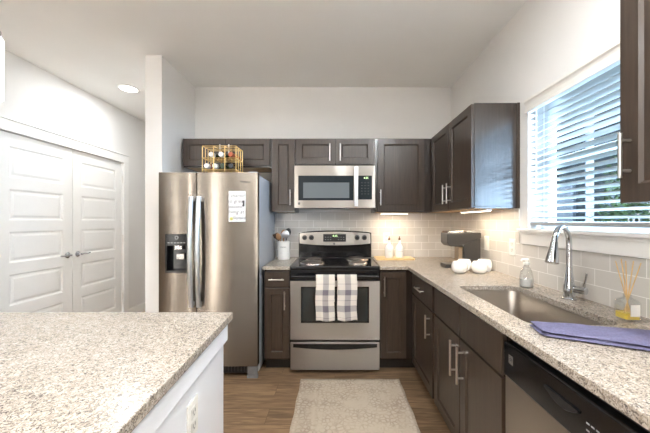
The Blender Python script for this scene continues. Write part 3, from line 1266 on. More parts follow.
def fridge_handle(x, parent, side):
    bm = NB()
    pts = []
    z0, z1 = 0.60, 1.50
    n = 16
    for i in range(n + 1):
        q = i / n
        out = 0.030 + 0.030 * math.sin(PI * q)
        pts.append((x, out, z0 + (z1 - z0) * q))
    ring = []
    for (xx, out, z) in pts:
        y = fy - out
        hw, dp = 0.017, 0.011
        sec = [(-hw, dp), (-hw, -dp * 0.3), (-hw * 0.6, -dp), (hw * 0.6, -dp), (hw, -dp * 0.3), (hw, dp)]
        ring.append([bm.verts.new((xx + a, y + b_, z)) for a, b_ in sec])
    for A, B in zip(ring, ring[1:]):
        for k in range(6):
            bm.faces.new((A[k], A[(k + 1) % 6], B[(k + 1) % 6], B[k]))
    bm.faces.new(ring[0]); bm.faces.new(ring[-1])
    for z in (z0 + 0.02, z1 - 0.02):
        box(bm, x - 0.013, x + 0.013, fy - 0.028, fy + 0.012, z - 0.018, z + 0.018)
    h = obj('handle', bm, M['handle_steel'], parent, smooth=True, angle=50)
    h['label'] = 'bowed satin steel handle'


fridge_handle(FXS - 0.029, ld, -1)
fridge_handle(FXS + 0.032, rd, 1)
# dispenser
bm = NB()
yi = 2.450
box(bm, dx0 + 0.0005, dx1 - 0.0005, fy - 0.001, yi, dz1 - 0.095, dz1 - 0.0005)       # control head
box(bm, dx0 + 0.0005, dx0 + 0.012, fy - 0.001, yi, dz0, dz1 - 0.095)
box(bm, dx1 - 0.012, dx1 - 0.0005, fy - 0.001, yi, dz0, dz1 - 0.095)
box(bm, dx0 + 0.012, dx1 - 0.012, fy - 0.001, yi, dz0 + 0.0005, dz0 + 0.02)
box(bm, dx0 + 0.012, dx1 - 0.012, yi - 0.006, yi, dz0 + 0.02, dz1 - 0.095)
dsp = obj('ice_dispenser', bm, M['black'], ld)
dsp['label'] = 'black ice and water dispenser'
for (xx, zz, a) in ((-1.303, 1.085, 0.04), (-1.285, 1.005, 0.04)):
    bm = NB()
    box(bm, xx - 0.033, xx + 0.033, yi - 0.035, yi - 0.026, zz - 0.024, zz + 0.024)
    p = obj('paddle', bm, M['silverband'], dsp, 0.004)
    p['label'] = 'grey dispenser paddle'
bm = NB()
lathe(bm, [(0.011, 0), (0.014, 0), (0.014, -0.001), (0.011, -0.001)], (-1.302, fy - 0.0012, 1.163), 20, 'Y')
for k in range(6):
    box(bm, -1.375 + k * 0.026, -1.360 + k * 0.026, fy - 0.002, fy - 0.0011, 1.118, 1.124)
obj('control_marks', bm, M['greytext'], dsp)
text_on('logo', 'Whirlpool', 0.021, face_y(-0.738, br_(-0.738) - 0.0016, 1.622), M['darktext'], rd, shear=0.1)
bm = NB()
box(bm, FX0 + 0.03, FX1 - 0.03, 2.43, 2.47, 0.032, 0.1)
for k in range(24):
    box(bm, FX0 + 0.09 + k * 0.027, FX0 + 0.103 + k * 0.027, 2.424, 2.430, 0.045, 0.09)
obj('base_grille', bm, M['blackplastic'], fd)
for xx in (FX0 + 0.045, FX1 - 0.045):
    bm = NB(); box(bm, xx - 0.04, xx + 0.04, 2.405, 2.428, 0.012, 0.098)
    box(bm, xx - 0.045, xx + 0.045, 2.40, 2.428, 0.0005, 0.03)
    o = obj('foot_cover', bm, mat('grey_plastic', srgb(112, 112, 114), 0.45), fd, 0.004)
for xx in (FX0 + 0.05, FX1 - 0.05):
    bm = NB(); tube(bm, [(xx, 3.05, 0.0005), (xx, 3.05, 0.03)], 0.02, 12); obj('roller', bm, M['blackplastic'], fd)
    bm = NB(); box(bm, xx - 0.035, xx + 0.035, 2.42, 2.52, 1.7005, 1.712); obj('hinge_cover', bm, M['fridge_side'], fd, 0.004)

# message board on the fridge door
nbx = -0.804
ny = br_(nbx) - 0.0035
bd = thing('message_board', 'small white magnetic board with grey handwriting stuck on the refrigerator door', 'message board', (nbx, ny, 1.29))
bm = NB(); box(bm, nbx - 0.069, nbx + 0.069, ny - 0.004, ny + 0.003, 1.292, 1.546); obj('panel', bm, M['board_white'], bd, 0.003)
text_on('handwriting', 'I shared\nso great\npassed!\nliving at', 0.043, face_y(nbx - 0.008, ny - 0.0046, 1.440), M['ink'], bd, 1.02, 0.22)
text_on('handwriting', 'Skylake', 0.036, face_y(nbx + 0.016, ny - 0.0046, 1.325), M['ink'], bd, 1.0, 0.25)
bm = NB(); box(bm, nbx + 0.050, nbx + 0.064, ny - 0.016, ny - 0.0042, 1.418, 1.468); o = obj('marker_clip', bm, M['darktext'], bd, 0.003); o['label'] = 'small black marker clip'
bm = NB(); lathe(bm, [(0, -0.006), (0.014, -0.006), (0.014, -0.0042), (0, -0.0042)], (nbx - 0.045, ny, 1.318), 20, 'Y'); o = obj('magnet', bm, M['sticker'], bd, smooth=True); o['label'] = 'yellow green round magnet'

# wine rack with bottles on the fridge
RX0, RX1, RY0, RY1, RZ = -1.128, -0.842, 2.475, 2.645, 1.6895
rk = thing('wine_rack', 'gold wire bottle rack standing on top of the refrigerator', 'wine rack', ((RX0 + RX1) / 2, (RY0 + RY1) / 2, RZ))
ZT = 1.938
rows = (1.738, 1.836)
bm = NB()
wr = 0.0036
cols = [RX0 + (RX1 - RX0) * k / 3 for k in range(4)]
for y in (RY0, RY1):
    for x in cols:
        tube(bm, [(x, y, RZ + 0.0005), (x, y, ZT)], wr, 8)
    for z in (RZ + wr + 0.001, rows[0], rows[1], ZT):
        tube(bm, [(RX0, y, z), (RX1, y, z)], wr, 8)
for x in cols:
    for z in (rows[0], rows[1], ZT):
        tube(bm, [(x, RY0, z), (x, RY1, z)], wr, 8)
for y in (RY0 + 0.057, RY0 + 0.113):
    for x in (RX0, RX1):
        tube(bm, [(x, y, RZ + 0.001), (x, y, ZT)], wr * 0.8, 8)
    for z in (rows[0], rows[1], ZT):
        tube(bm, [(RX0, y, z), (RX1, y, z)], wr * 0.8, 8)
obj('wire_frame', bm, M['gold'], rk, smooth=True)


def bottle(px, z, glassm, foil, label, y0=2.49, r=0.031):
    # lies along Y with the neck towards the viewer
    x = (px - 335) / 291 * 2.50
    t = thing('wine_bottle', label, 'bottle', (x, y0, z + wr), 'bottles in the gold wire rack')
    zc = z + wr + r + 0.0008
    bm = NB()
    lathe(bm, [(0, 0.222), (r * 0.93, 0.222), (r, 0.214), (r, 0.10), (r * 0.9, 0.078), (0.0175, 0.052), (0.0165, 0.02), (0.0, 0.02)], (x, y0, zc), 24, 'Y')
    obj('glass_body', bm, glassm, t, smooth=True)
    bm = NB()
    lathe(bm, [(0, -0.002), (0.019, -0.002), (0.0212, 0.001), (0.0212, 0.045), (0.020, 0.052), (0.0175, 0.0525)], (x, y0, zc), 20, 'Y')
    c = obj('foil_cap', bm, foil, t, smooth=True)
    return t


bottle(211.5, rows[1], M['wine_green'], M['foil_white'], 'white-capped dark green bottle first from the left in the upper rack row')
bottle(221.3, rows[1], M['wine_green'], M['foil_white'], 'white-capped dark green bottle in the middle of the upper rack row')
bottle(231.0, rows[1], M['wine_amber'], M['foil_red'], 'amber bottle with copper cap in the upper row of the gold rack')
bottle(206.9, rows[0], M['wine_amber'], M['foil_white'], 'amber bottle with white cap in the lower row of the gold rack')
bottle(215.0, rows[0], M['wine_green'], M['foil_white'], 'white-capped green bottle beside the amber one in the lower rack row')
bottle(223.0, rows[0], M['wine_green'], M['wine_green'], 'all-green bottle with green cap in the lower row of the gold rack')
bottle(231.3, rows[0], M['wine_dark'], M['wine_dark'], 'near-black bottle with black cap in the lower row of the gold rack')

# ------------------------------------------------------------------ microwave
mw = thing('microwave', 'stainless over-the-range microwave with black door window', 'microwave', (0, 2.92, 1.42))
mx0, mx1, mz0, mz1, my = -0.380, 0.375, 1.424, 1.818, 2.725
bm = NB(); box(bm, mx0, mx1, my + 0.03, D - 0.0095, mz0 + 0.012, mz1); obj('housing', bm, M['blackplastic'], mw, 0.003)
X = lambda px: (px - 335) / 291 * my
Z = lambda py: 1.3 + (221 - py) / 291 * my
xs = X(358)
bm = NB()
# steel door frame around the black glass
wx0, wx1, wz0, wz1 = X(298.3), X(353.6), Z(200.4), Z(175.6)
box(bm, mx0, wx0, my, my + 0.028, mz0, mz1); box(bm, wx1, xs - 0.001, my, my + 0.028, mz0, mz1)
box(bm, wx0, wx1, my, my + 0.028, mz0, wz0); box(bm, wx0, wx1, my, my + 0.028, wz1, mz1)
dr = obj('door', bm, M['steel2'], mw)
bm = NB(); box(bm, wx0, wx1, my + 0.001, my + 0.026, wz0, wz1); gl_ = obj('door_glass', bm, M['mwglass'], dr)
bm = NB(); box(bm, X(303.2), X(349.3), my + 0.0002, my + 0.0009, Z(198), Z(182.5)); obj('viewing_window', bm, M['mwwin'], dr)
bm = NB()
hx = X(356)
ring = []
for i in range(13):
    q = i / 12
    z = mz0 + 0.014 + (mz1 - mz0 - 0.03) * q
    o_ = 0.022 + 0.012 * math.sin(PI * q)
    ring.append([bm.verts.new((hx + a, my - o_ + b_, z)) for a, b_ in ((-0.017, 0.008), (-0.015, -0.006), (0.015, -0.006), (0.017, 0.008))])
for A, B in zip(ring, ring[1:]):
    for k in range(4):
        bm.faces.new((A[k], A[(k + 1) % 4], B[(k + 1) % 4], B[k]))
bm.faces.new(ring[0]); bm.faces.new(ring[-1])
for z in (mz0 + 0.03, mz1 - 0.03):
    box(bm, hx - 0.012, hx + 0.012, my - 0.02, my, z - 0.012, z + 0.012)
obj('handle', bm, M['handle_steel'], dr, smooth=True, angle=30)
bm = NB()
cx0, cx1, cz0, cz1 = xs + 0.001, X(372), Z(199.5), Z(175.6)
box(bm, xs + 0.0005, mx1, my, my + 0.028, mz0, cz0); box(bm, xs + 0.0005, mx1, my, my + 0.028, cz1, mz1)
box(bm, cx1, mx1, my, my + 0.028, cz0, cz1)
cp = obj('control_panel', bm, M['steel2'], mw)
bm = NB(); box(bm, cx0, cx1, my + 0.001, my + 0.026, cz0, cz1); kp = obj('keypad', bm, M['mwglass'], cp)
text_on('clock_digits', '4:35', 0.026, face_y(X(366), my + 0.0006, Z(178)), M['green'], kp)
bm = NB()
for r_ in range(5):
    for c_ in range(3):
        box(bm, X(361.3) + c_ * 0.03, X(361.3) + c_ * 0.03 + 0.012, my + 0.0004, my + 0.0009, Z(183) - r_ * 0.026, Z(183) - r_ * 0.026 + 0.004)
obj('key_marks', bm, mat('faint_grey_print', (0.09, 0.09, 0.09), 0.5), kp)
bm = NB(); box(bm, X(299) - 0.01, X(299) + 0.01, my - 0.001, my - 0.0001, Z(204.6), Z(202.4)); o = obj('badge', bm, M['darktext'], dr)
text_on('emblem', 'GE', 0.010, face_y(X(299), my - 0.0014, Z(203.5)), M['greytext'], dr)
bm = NB(); box(bm, mx0 + 0.02, mx1 - 0.02, my + 0.035, D - 0.08, mz0 - 0.002, mz0 + 0.0115); obj('vent_underside', bm, M['blackplastic'], mw)

# ------------------------------------------------------------------ range
ry = 2.47
rg = thing('kitchen_range', 'stainless and black electric coil range standing under the microwave', 'stove', (0, 2.8, 0))
ax0, ax1 = -0.379, 0.379
bm = NB(); box(bm, ax0 + 0.002, ax1 - 0.002, ry + 0.05, 3.105, 0.03, 0.885); obj('oven_body', bm, M['blackplastic'], rg)
for xx in (-0.33, 0.33):
    for yy in (ry + 0.1, 3.05):
        bm = NB(); tube(bm, [(xx, yy, 0.0005), (xx, yy, 0.031)], 0.018, 10); obj('levelling_foot', bm, M['blackplastic'], rg)
bm = NB(); box(bm, ax0, ax1, ry - 0.008, 3.02, 0.8855, 0.917); o = obj('cooktop', bm, M['black'], rg, 0.008, 3)
RZf = lambda py: 1.3 + (221 - py) / 291 * ry
RXf = lambda px: (px - 335.5) / 291 * ry
bm = NB(); box(bm, ax0 + 0.001, ax1 - 0.001, ry, ry + 0.049, 0.792, 0.885); obj('front_rail', bm, M['black'], rg, 0.004)
# oven door
bm = NB()
oz0, oz1 = 0.292, 0.790
wx0, wx1, wz0, wz1 = RXf(301.5), RXf(369.5), RZf(322.7), RZf(286.6)
y1 = ry + 0.048
box(bm, ax0, wx0, ry - 0.004, y1, oz0, oz1); box(bm, wx1, ax1, ry - 0.004, y1, oz0, oz1)
box(bm, wx0, wx1, ry - 0.004, y1, oz0, wz0); box(bm, wx0, wx1, ry - 0.004, y1, wz1, oz1)
od = obj('oven_door', bm, M['steel2'], rg)
bm = NB(); box(bm, wx0, wx1, ry - 0.003, y1 - 0.002, wz0, wz1); obj('oven_window', bm, M['ovenglass'], od)
bm = NB()
for (a, b_, c, d) in ((wx0, wx1, wz0, wz0 + 0.012), (wx0, wx1, wz1 - 0.012, wz1), (wx0, wx0 + 0.012, wz0, wz1), (wx1 - 0.012, wx1, wz0, wz1)):
    box(bm, a, b_, ry - 0.0045, ry - 0.003, c, d)
obj('window_border', bm, M['black'], od)
bm = NB()
hz = 0.836
tube(bm, [(-0.36, ry - 0.045, hz), (0.36, ry - 0.045, hz)], 0.013, 16)
for xx in (-0.345, 0.345):
    box(bm, xx - 0.013, xx + 0.013, ry - 0.04, ry - 0.0002, hz - 0.012, hz + 0.012)
hb = obj('handle', bm, M['black'], od, smooth=True)
hb['label'] = 'black oven door handle bar'
# storage drawer with arched black pull
bm = NB(); box(bm, ax0, ax1, ry - 0.002, y1, 0.035, 0.272); dw = obj('storage_drawer', bm, M['steel2'], rg, 0.003)
bm = NB()
n = 20
F = []
for i in range(n + 1):
    q = i / n
    x = RXf(293.8) + (RXf(377.5) - RXf(293.8)) * q
    zt_ = 0.258
    zb_ = 0.228 - 0.020 * math.sin(PI * q)
    F.append([bm.verts.new(p) for p in ((x, ry - 0.012, zt_), (x, ry - 0.012, zb_ + 0.006), (x, ry - 0.004, zb_), (x, ry - 0.0022, zb_), (x, ry - 0.0022, zt_))])
for A, B in zip(F, F[1:]):
    for k in range(5):
        bm.faces.new((A[k], A[(k + 1) % 5], B[(k + 1) % 5], B[k]))
bm.faces.new(F[0]); bm.faces.new(F[-1])
obj('handle', bm, M['black'], dw, smooth=True, angle=30)
# backguard
gy = 3.03
bm = NB()
arc = []
n = 16
for i in range(n + 1):
    q = i / n
    arc.append((ax0 + 0.002 + (ax1 - ax0 - 0.004) * q, 1.178 + 0.022 * math.sin(PI * q) ** 0.7))
A = [bm.verts.new((x, gy, z)) for x, z in arc] + [bm.verts.new((ax1 - 0.002, gy, 0.9175)), bm.verts.new((ax0 + 0.002, gy, 0.9175))]
B = [bm.verts.new((v.co.x, 3.105, v.co.z)) for v in A]
bm.faces.new(A); bm.faces.new(B[::-1])
for k in range(len(A)):
    k2 = (k + 1) % len(A)
    bm.faces.new((A[k], A[k2], B[k2], B[k]))
bg = obj('backguard', bm, M['black'], rg)
bm = NB()
top = [(ax0 + 0.012 + (ax1 - ax0 - 0.024) * i / n, 1.170 + 0.020 * math.sin(PI * i / n) ** 0.7) for i in range(n + 1)]
bot = [(ax0 + 0.012 + (ax1 - ax0 - 0.024) * i / n, 1.068 - 0.020 * math.sin(PI * i / n) ** 0.8) for i in range(n + 1)]
rows_ = []
for (a, b_) in zip(top, bot):
    rows_.append([bm.verts.new((a[0], gy - 0.012, a[1])), bm.verts.new((b_[0], gy - 0.02, b_[1])), bm.verts.new((b_[0], gy - 0.0005, b_[1])), bm.verts.new((a[0], gy - 0.0005, a[1]))])
for A, B in zip(rows_, rows_[1:]):
    for k in range(4):
        bm.faces.new((A[k], A[(k + 1) % 4], B[(k + 1) % 4], B[k]))
bm.faces.new(rows_[0]); bm.faces.new(rows_[-1])
pn = obj('control_fascia', bm, M['steel2'], bg)
gp = gy - 0.017
GX = lambda px: (px - 335) / 291 * gp
GZ = lambda py: 1.3 + (221 - py) / 291 * gp
for px in (304.5, 311.4, 357.2, 364.4):
    bm = NB()
    lathe(bm, [(0, -0.028), (0.017, -0.028), (0.02, -0.022), (0.021, 0.0), (0.026, 0.001), (0.026, 0.004), (0, 0.004)], (GX(px), gp - 0.002, GZ(237.6)), 24, 'Y')
    box(bm, GX(px) - 0.003, GX(px) + 0.003, gp - 0.034, gp - 0.029, GZ(237.6) - 0.016, GZ(237.6) + 0.016)
    k_ = obj('knob', bm, M['blackplastic'], bg, smooth=True)
    k_['label'] = 'black burner knob'
bm = NB(); box(bm, GX(323.2), GX(346), gp - 0.008, gp + 0.01, GZ(241.6), GZ(234)); ds = obj('clock_display', bm, M['blackplastic'], bg, 0.003)
text_on('clock_digits', '4:35', 0.030, face_y(GX(335), gp - 0.0085, GZ(236)), M['green'], ds)
bm = NB()
for k in range(8):
    if k not in (3, 4):
        for r_ in (0, 1):
            box(bm, GX(325) + k * 0.027, GX(325) + k * 0.027 + 0.010, gp - 0.0086, gp - 0.0081, GZ(237.4) - r_ * 0.025, GZ(237.4) - r_ * 0.025 + 0.005)
obj('button_marks', bm, M['greytext'], ds)
bm = NB(); lathe(bm, [(0, -0.006), (0.010, -0.006), (0.010, 0.006), (0, 0.006)], (GX(334.2), gp - 0.003, GZ(243.7)), 20, 'Y'); o = obj('badge', bm, M['darktext'], bg)
text_on('emblem', 'GE', 0.010, face_y(GX(334.2), gp - 0.0095, GZ(243.7)), M['greytext'], bg)


def burner(x, y, r):
    z = 0.9172
    bm = NB()
    lathe(bm, [(r * 0.25, 0.0005), (r * 0.85, 0.0015), (r * 1.02, 0.008), (r * 1.09, 0.0095), (r * 1.14, 0.006), (r * 1.15, 0.0), (r * 0.25, 0.0)], (x, y, z), 36)
    p = obj('drip_pan', bm, M['drip'], rg, smooth=True)
    p['label'] = 'chrome drip pan'
    bm = NB()
    turns = 4 if r > 0.085 else 3
    pts = []
    for i in range(turns * 28 + 1):
        a = 2 * PI * i / 28
        rr = r * 0.22 + (r * 0.93 - r * 0.22) * i / (turns * 28)
        pts.append((x + rr * math.cos(a), y + rr * math.sin(a), z + 0.0165))
    tube(bm, pts, 0.0052, 8)
    for k in range(3):
        a = k * 2 * PI / 3 + 0.4
        tube(bm, [(x + 0.01 * math.cos(a), y + 0.01 * math.sin(a), z + 0.0095), (x + r * 0.9 * math.cos(a), y + r * 0.9 * math.sin(a), z + 0.0095)], 0.003, 6)
    c = obj('coil', bm, M['coil'], p, smooth=True)
    c['label'] = 'dark spiral heating coil'


burner(-0.205, 2.645, 0.098)
burner(-0.205, 2.885, 0.076)
burner(0.215, 2.885, 0.098)
burner(0.205, 2.645, 0.076)


# dish towels over the oven handle
def dish_towel(x0, x1, zf, zbk, label, seed):
    rnd = random.Random(seed)
    bm = NB()
    uvl = bm.loops.layers.uv.new('uv')
    hy = ry - 0.045
    R = 0.0165
    path = []
    n1 = 22
    for i in range(n1):
        path.append((hy - R, zf + (hz - zf) * i / n1))
    for i in range(9):
        a = PI - PI * i / 8
        path.append((hy + R * math.cos(a), hz + R * math.sin(a)))
    for i in range(1, 14):
        path.append((hy + R, hz - (hz - zbk) * i / 13))
    nx = 18
    G_ = []
    for j, (y, z) in enumerate(path):
        row = []
        for i in range(nx + 1):
            u = i / nx
            front = j < n1
            am = 0.0055 * (1 - j / n1) if front else 0
            yy = y - am * abs(math.sin(u * PI * 2.5 + seed)) - (0.004 * (1 - j / n1) if front else 0)
            zz = z + (0.006 * math.sin(u * PI * 2 + seed) * (1 - j / n1) ** 3 if front else 0)
            x = x0 + (x1 - x0) * u + (0.003 * math.sin(j * 0.35 + seed) if front else 0.003 * math.sin(n1 * 0.35 + seed))
            row.append((bm.verts.new((x, yy, zz)), u, min(1.0, j / n1) if j <= n1 else 1 - (j - n1) / n1 * 0.9))
        G_.append(row)
    for A, B in zip(G_, G_[1:]):
        for i in range(nx):
            q = (A[i], A[i + 1], B[i + 1], B[i])
            f = bm.faces.new([v[0] for v in q])
            for lp, v in zip(f.loops, q):
                lp[uvl].uv = (v[1], v[2])
    o = obj('dish_towel', bm, M['plaid'], None, smooth=True, angle=80)
    md = o.modifiers.new('thick', 'SOLIDIFY'); md.thickness = 0.0022; md.offset = 1.0
    return tag(o, label, 'towel', 'plaid towels on the oven handle')


dish_towel(-0.160, -0.004, 0.475, 0.62, 'white and grey plaid towel on the oven handle, nearer the refrigerator', 1.0)
dish_towel(0.020, 0.182, 0.478, 0.60, 'white and grey plaid towel on the oven handle, nearer the sink side', 2.3)

# ------------------------------------------------------------------ dishwasher
dwx = 0.648
dwr = thing('dishwasher', 'stainless dishwasher with black control strip under the worktop', 'dishwasher', (0.95, 0.815, 0))
bm = NB(); box(bm, dwx + 0.032, xw, 0.514, 1.114, 0.1, 0.868); obj('tub', bm, M['blackplastic'], dwr)
bm = NB(); box(bm, dwx + 0.002, dwx + 0.031, 0.516, 1.112, 0.125, 0.715); obj('door', bm, M['steeldw'], dwr, 0.004)
bm = NB(); box(bm, dwx - 0.004, dwx + 0.031, 0.516, 1.112, 0.717, 0.845); cpn = obj('control_strip', bm, M['black'], dwr, 0.006, 3)
bm = NB()
# pocket handle: arched lip
n = 14
F = []
for i in range(n + 1):
    q = i / n
    y = 0.765 + 0.125 * q
    d_ = 0.022 * math.sin(PI * q)
    F.append([bm.verts.new(p) for p in ((dwx - 0.010, y, 0.800), (dwx - 0.010, y, 0.796 - d_), (dwx - 0.0041, y, 0.792 - d_), (dwx - 0.0041, y, 0.800))])
for A, B in zip(F, F[1:]):
    for k in range(4):
        bm.faces.new((A[k], A[(k + 1) % 4], B[(k + 1) % 4], B[k]))
bm.faces.new(F[0]); bm.faces.new(F[-1])
obj('pocket_handle', bm, M['blackplastic'], cpn, smooth=True, angle=30)
bm = NB()
for r_ in range(2):
    for k in range(3):
        box(bm, dwx - 0.0048, dwx - 0.0041, 0.708 + k * 0.014, 0.717 + k * 0.014, 0.782 - r_ * 0.018, 0.786 - r_ * 0.018)
obj('button_marks', bm, M['greytext'], cpn)
bm = NB(); box(bm, dwx - 0.0052, dwx - 0.0041, 1.052, 1.078, 0.775, 0.808)
o = obj('badge', bm, M['silverband'], cpn); o['label'] = 'small silver badge'
text_on('emblem', 'GE', 0.012, face_nx(dwx - 0.0056, 1.065, 0.7915), M['darktext'], cpn)
bm = NB(); box(bm, dwx + 0.06, xw, 0.516, 1.112, 0.0005, 0.0995); obj('kick_plate', bm, M['toe'], dwr)

# ------------------------------------------------------------------ island
SH = 0.05
isx = lambda x, y: x + SH * (1.234 - y)
IX0, IY0, IY1 = -1.65, -0.55, 1.234
isl = thing('kitchen_island', 'white panelled kitchen island opposite the sink', 'island', (-1.0, 0.3, 0))


def isbox(bm, x0, x1, y0, y1, z0, z1, skew0=True):
    V = []
    for x, sk_ in ((x0, skew0), (x1, True)):
        for y in (y0, y1):
            for z in (z0, z1):
                V.append(bm.verts.new((isx(x, y) if sk_ else x, y, z)))
    for f in ((0, 1, 3, 2), (4, 6, 7, 5), (0, 4, 5, 1), (2, 3, 7, 6), (0, 2, 6, 4), (1, 5, 7, 3)):
        bm.faces.new([V[i] for i in f])


bm = NB(); isbox(bm, -1.30, -0.463, IY0 + 0.03, 1.205, 0.0005, 0.8835, False); obj('body', bm, M['island'], isl, 0.002)
bm = NB()
isbox(bm, -0.463 + 0.0003, -0.447, IY0 + 0.03, 1.212, 0.805, 0.8835)
isbox(bm, -1.28, -0.463, 1.2053, 1.218, 0.805, 0.8835, False)
o = obj('apron_trim', bm, M['island'], isl, 0.004)
bm = NB()
isbox(bm, -0.463 + 0.0003, -0.449, IY0 + 0.03, 1.21, 0.0006, 0.11)
isbox(bm, -1.28, -0.463, 1.2053, 1.216, 0.0006, 0.11, False)
o = obj('plinth', bm, M['island'], isl, 0.003)
bm = NB()
P = [(IX0, IY0), (isx(-0.4325, IY0), IY0), (-0.4325, IY1), (IX0, IY1)]
prism(bm, P, CZ0, CZ1)
o = obj('countertop', bm, M['granite'], None, 0.003)
tag(o, 'large speckled granite island top in front of the white double doors', 'countertop')


# ------------------------------------------------------------------ outlets
def outlet(name, label, fr, u, v, duplex=True):
    p = fr(u, 0, v)
    t = thing(name, label, 'outlet' if duplex else 'switch', p)
    bm = NB(); box(bm, u - 0.036, u + 0.036, 0.0002, 0.006, v - 0.058, v + 0.058, fr); obj('cover_plate', bm, M['plate'], t, 0.003)
    if duplex:
        for dv in (-0.021, 0.021):
            bm = NB(); box(bm, u - 0.017, u + 0.017, 0.0061, 0.0085, v + dv - 0.016, v + dv + 0.016, fr)
            s = obj('socket', bm, M['outlet_face'], t, 0.003)
            bm = NB()
            for du in (-0.007, 0.007):
                box(bm, u + du - 0.0012, u + du + 0.0012, 0.0086, 0.009, v + dv - 0.002, v + dv + 0.009, fr)
            box(bm, u - 0.002, u + 0.002, 0.0086, 0.009, v + dv - 0.010, v + dv - 0.006, fr)
            obj('slots', bm, M['slot'], s)
    else:
        bm = NB(); box(bm, u - 0.017, u + 0.017, 0.0061, 0.0095, v - 0.033, v + 0.033, fr); obj('rocker', bm, M['plate'], t, 0.002)


outlet('wall_outlet', 'white outlet plate on the tile above the bamboo board with bottles', FB(D - 0.009), 0.552, 1.118)
outlet('wall_switch', 'white rocker switch plate on the tile behind the coffee maker and mugs', FR(XR - 0.009), 2.375, 1.12, False)
outlet('wall_outlet', 'white outlet plate on the tile just before the window sill, above the soap bottle', FR(XR - 0.009), 2.03, 1.118)
fi = lambda u, wv, v: (isx(-0.463, u) + wv, u, v)
outlet('island_outlet', 'white outlet plate on the side panel of the white island', fi, 0.905, 0.685)

# ------------------------------------------------------------------ recessed lights, pendant, under-cabinet lights


def can(x, y, label, power=CAN_POWER):
    t = thing('recessed_light', label, 'ceiling light', (x, y, H))
    bm = NB()
    lathe(bm, [(0.082, -0.003), (0.105, -0.005), (0.112, -0.002), (0.112, -0.0003), (0.082, -0.0003)], (x, y, H), 40)
    obj('trim_ring', bm, M['white'], t, smooth=True)
    bm = NB()
    lathe(bm, [(0, -0.004), (0.06, -0.0038), (0.082, -0.0025), (0.082, -0.0006), (0, -0.0006)], (x, y, H), 40)
    obj('lens', bm, M['lens'], t, smooth=True)
    l = bpy.data.lights.new('can_lamp', 'AREA')
    l.shape = 'DISK'
    l.size = 0.16
    l.energy = power
    l.color = LAMP
    o = bpy.data.objects.new('can_lamp', l)
    o.location = (0, 0, -0.012)
    o.parent = t
    COL.objects.link(o)


can(-2.25, 3.17, 'round recessed ceiling light in the hallway beside the double doors', 9)
can(0.10, 1.15, 'added unseen recessed light over the rug and range', 7)  # cans from here down are unseen, added to fill the room with light
can(-0.97, 1.25, 'added unseen recessed light above the corner of the island nearest the range', 3)
can(-1.65, 0.95, 'added unseen recessed light between the island and the double doors', 3)
can(-0.30, -0.9, 'added unseen recessed light behind the island on the sink side', 7)
can(0.80, 0.55, 'added unseen recessed light above the sink counter', 20)
can(-1.93, -2.0, 'added unseen recessed light in the living area nearest the kitchen', 10)  # added unseen cans, set where the fridge steel catches them as streaks
can(-2.95, -2.0, 'added unseen recessed light in the middle of the living area', 10)
can(-3.85, -2.0, 'added unseen recessed light in the living area farthest from the kitchen', 10)

def pendant(pdx, pdy, label):
    pd = thing('pendant_lamp', label, 'pendant lamp', (pdx, pdy, H))
    bm = NB(); lathe(bm, [(0.066, 1.734), (0.070, 1.737), (0.0705, 1.946), (0.064, 1.954), (0.03, 1.958), (0.03, 1.955), (0.062, 1.950), (0.067, 1.942), (0.067, 1.738), (0.066, 1.734)], (pdx, pdy, 0), 40)
    obj('shade', bm, M['opal'], pd, smooth=True)
    bm = NB(); lathe(bm, [(0.066, 1.959), (0.066, 1.972), (0.03, 1.99), (0.03, 2.01), (0.008, 2.02), (0.008, 1.963)], (pdx, pdy, 0), 32)
    obj('cap', bm, M['chrome'], pd, smooth=True)
    bm = NB(); tube(bm, [(pdx, pdy, 2.015), (pdx, pdy, H - 0.02)], 0.005, 10); obj('rod', bm, M['chrome'], pd, smooth=True)
    bm = NB(); lathe(bm, [(0, -0.022), (0.055, -0.022), (0.062, -0.016), (0.062, -0.0005), (0, -0.0005)], (pdx, pdy, H), 32); obj('canopy', bm, M['chrome'], pd, smooth=True)
    bm = NB(); lathe(bm, [(0, 1.80), (0.02, 1.805), (0.03, 1.83), (0.02, 1.87), (0.014, 1.9), (0.014, 1.95), (0, 1.951)], (pdx, pdy, 0), 20); obj('bulb', bm, M['lens'], pd, smooth=True)


pendant(-1.243, 1.0, 'lit white cylinder pendant lamp at the edge of view above the island')
pendant(-1.243, 0.15, 'added unseen pendant lamp over the end of the island away from the range')  # second pendant is added out of view as extra light


def fill_torchiere(x, y, label):  # invented uplights out of view, added to bounce light off the ceiling
    t = thing('fill_uplight', label, 'added lamp', (x, y, 0))
    bm = NB(); lathe(bm, [(0, 0.0006), (0.15, 0.0006), (0.15, 0.014), (0.03, 0.026), (0, 0.026)], (x, y, 0), 32); obj('base', bm, M['nickel'], t, smooth=True)
    bm = NB(); tube(bm, [(x, y, 0.024), (x, y, 1.66)], 0.012, 12); obj('pole', bm, M['nickel'], t, smooth=True)
    bm = NB(); lathe(bm, [(0, 1.655), (0.05, 1.66), (0.13, 1.70), (0.18, 1.76), (0.176, 1.76), (0.127, 1.706), (0.05, 1.668), (0, 1.665)], (x, y, 0), 36); obj('bowl_shade', bm, M['white'], t, smooth=True)
    l = bpy.data.lights.new('uplight', 'AREA')
    l.shape = 'DISK'
    l.size = 0.2
    l.energy = FILL_POWER
    l.color = LAMP
    o = bpy.data.objects.new('uplight', l)
    o.parent = t
    o.location = (0, 0, 1.72)
    o.rotation_euler = (PI, 0, 0)
    COL.objects.link(o)


fill_torchiere(-1.3, -2.7, 'added unseen uplight well behind the island')
fill_torchiere(0.75, -1.3, 'added unseen uplight by the wall past the sink counter')
fill_torchiere(-3.6, -1.6, 'added unseen uplight in the living area')


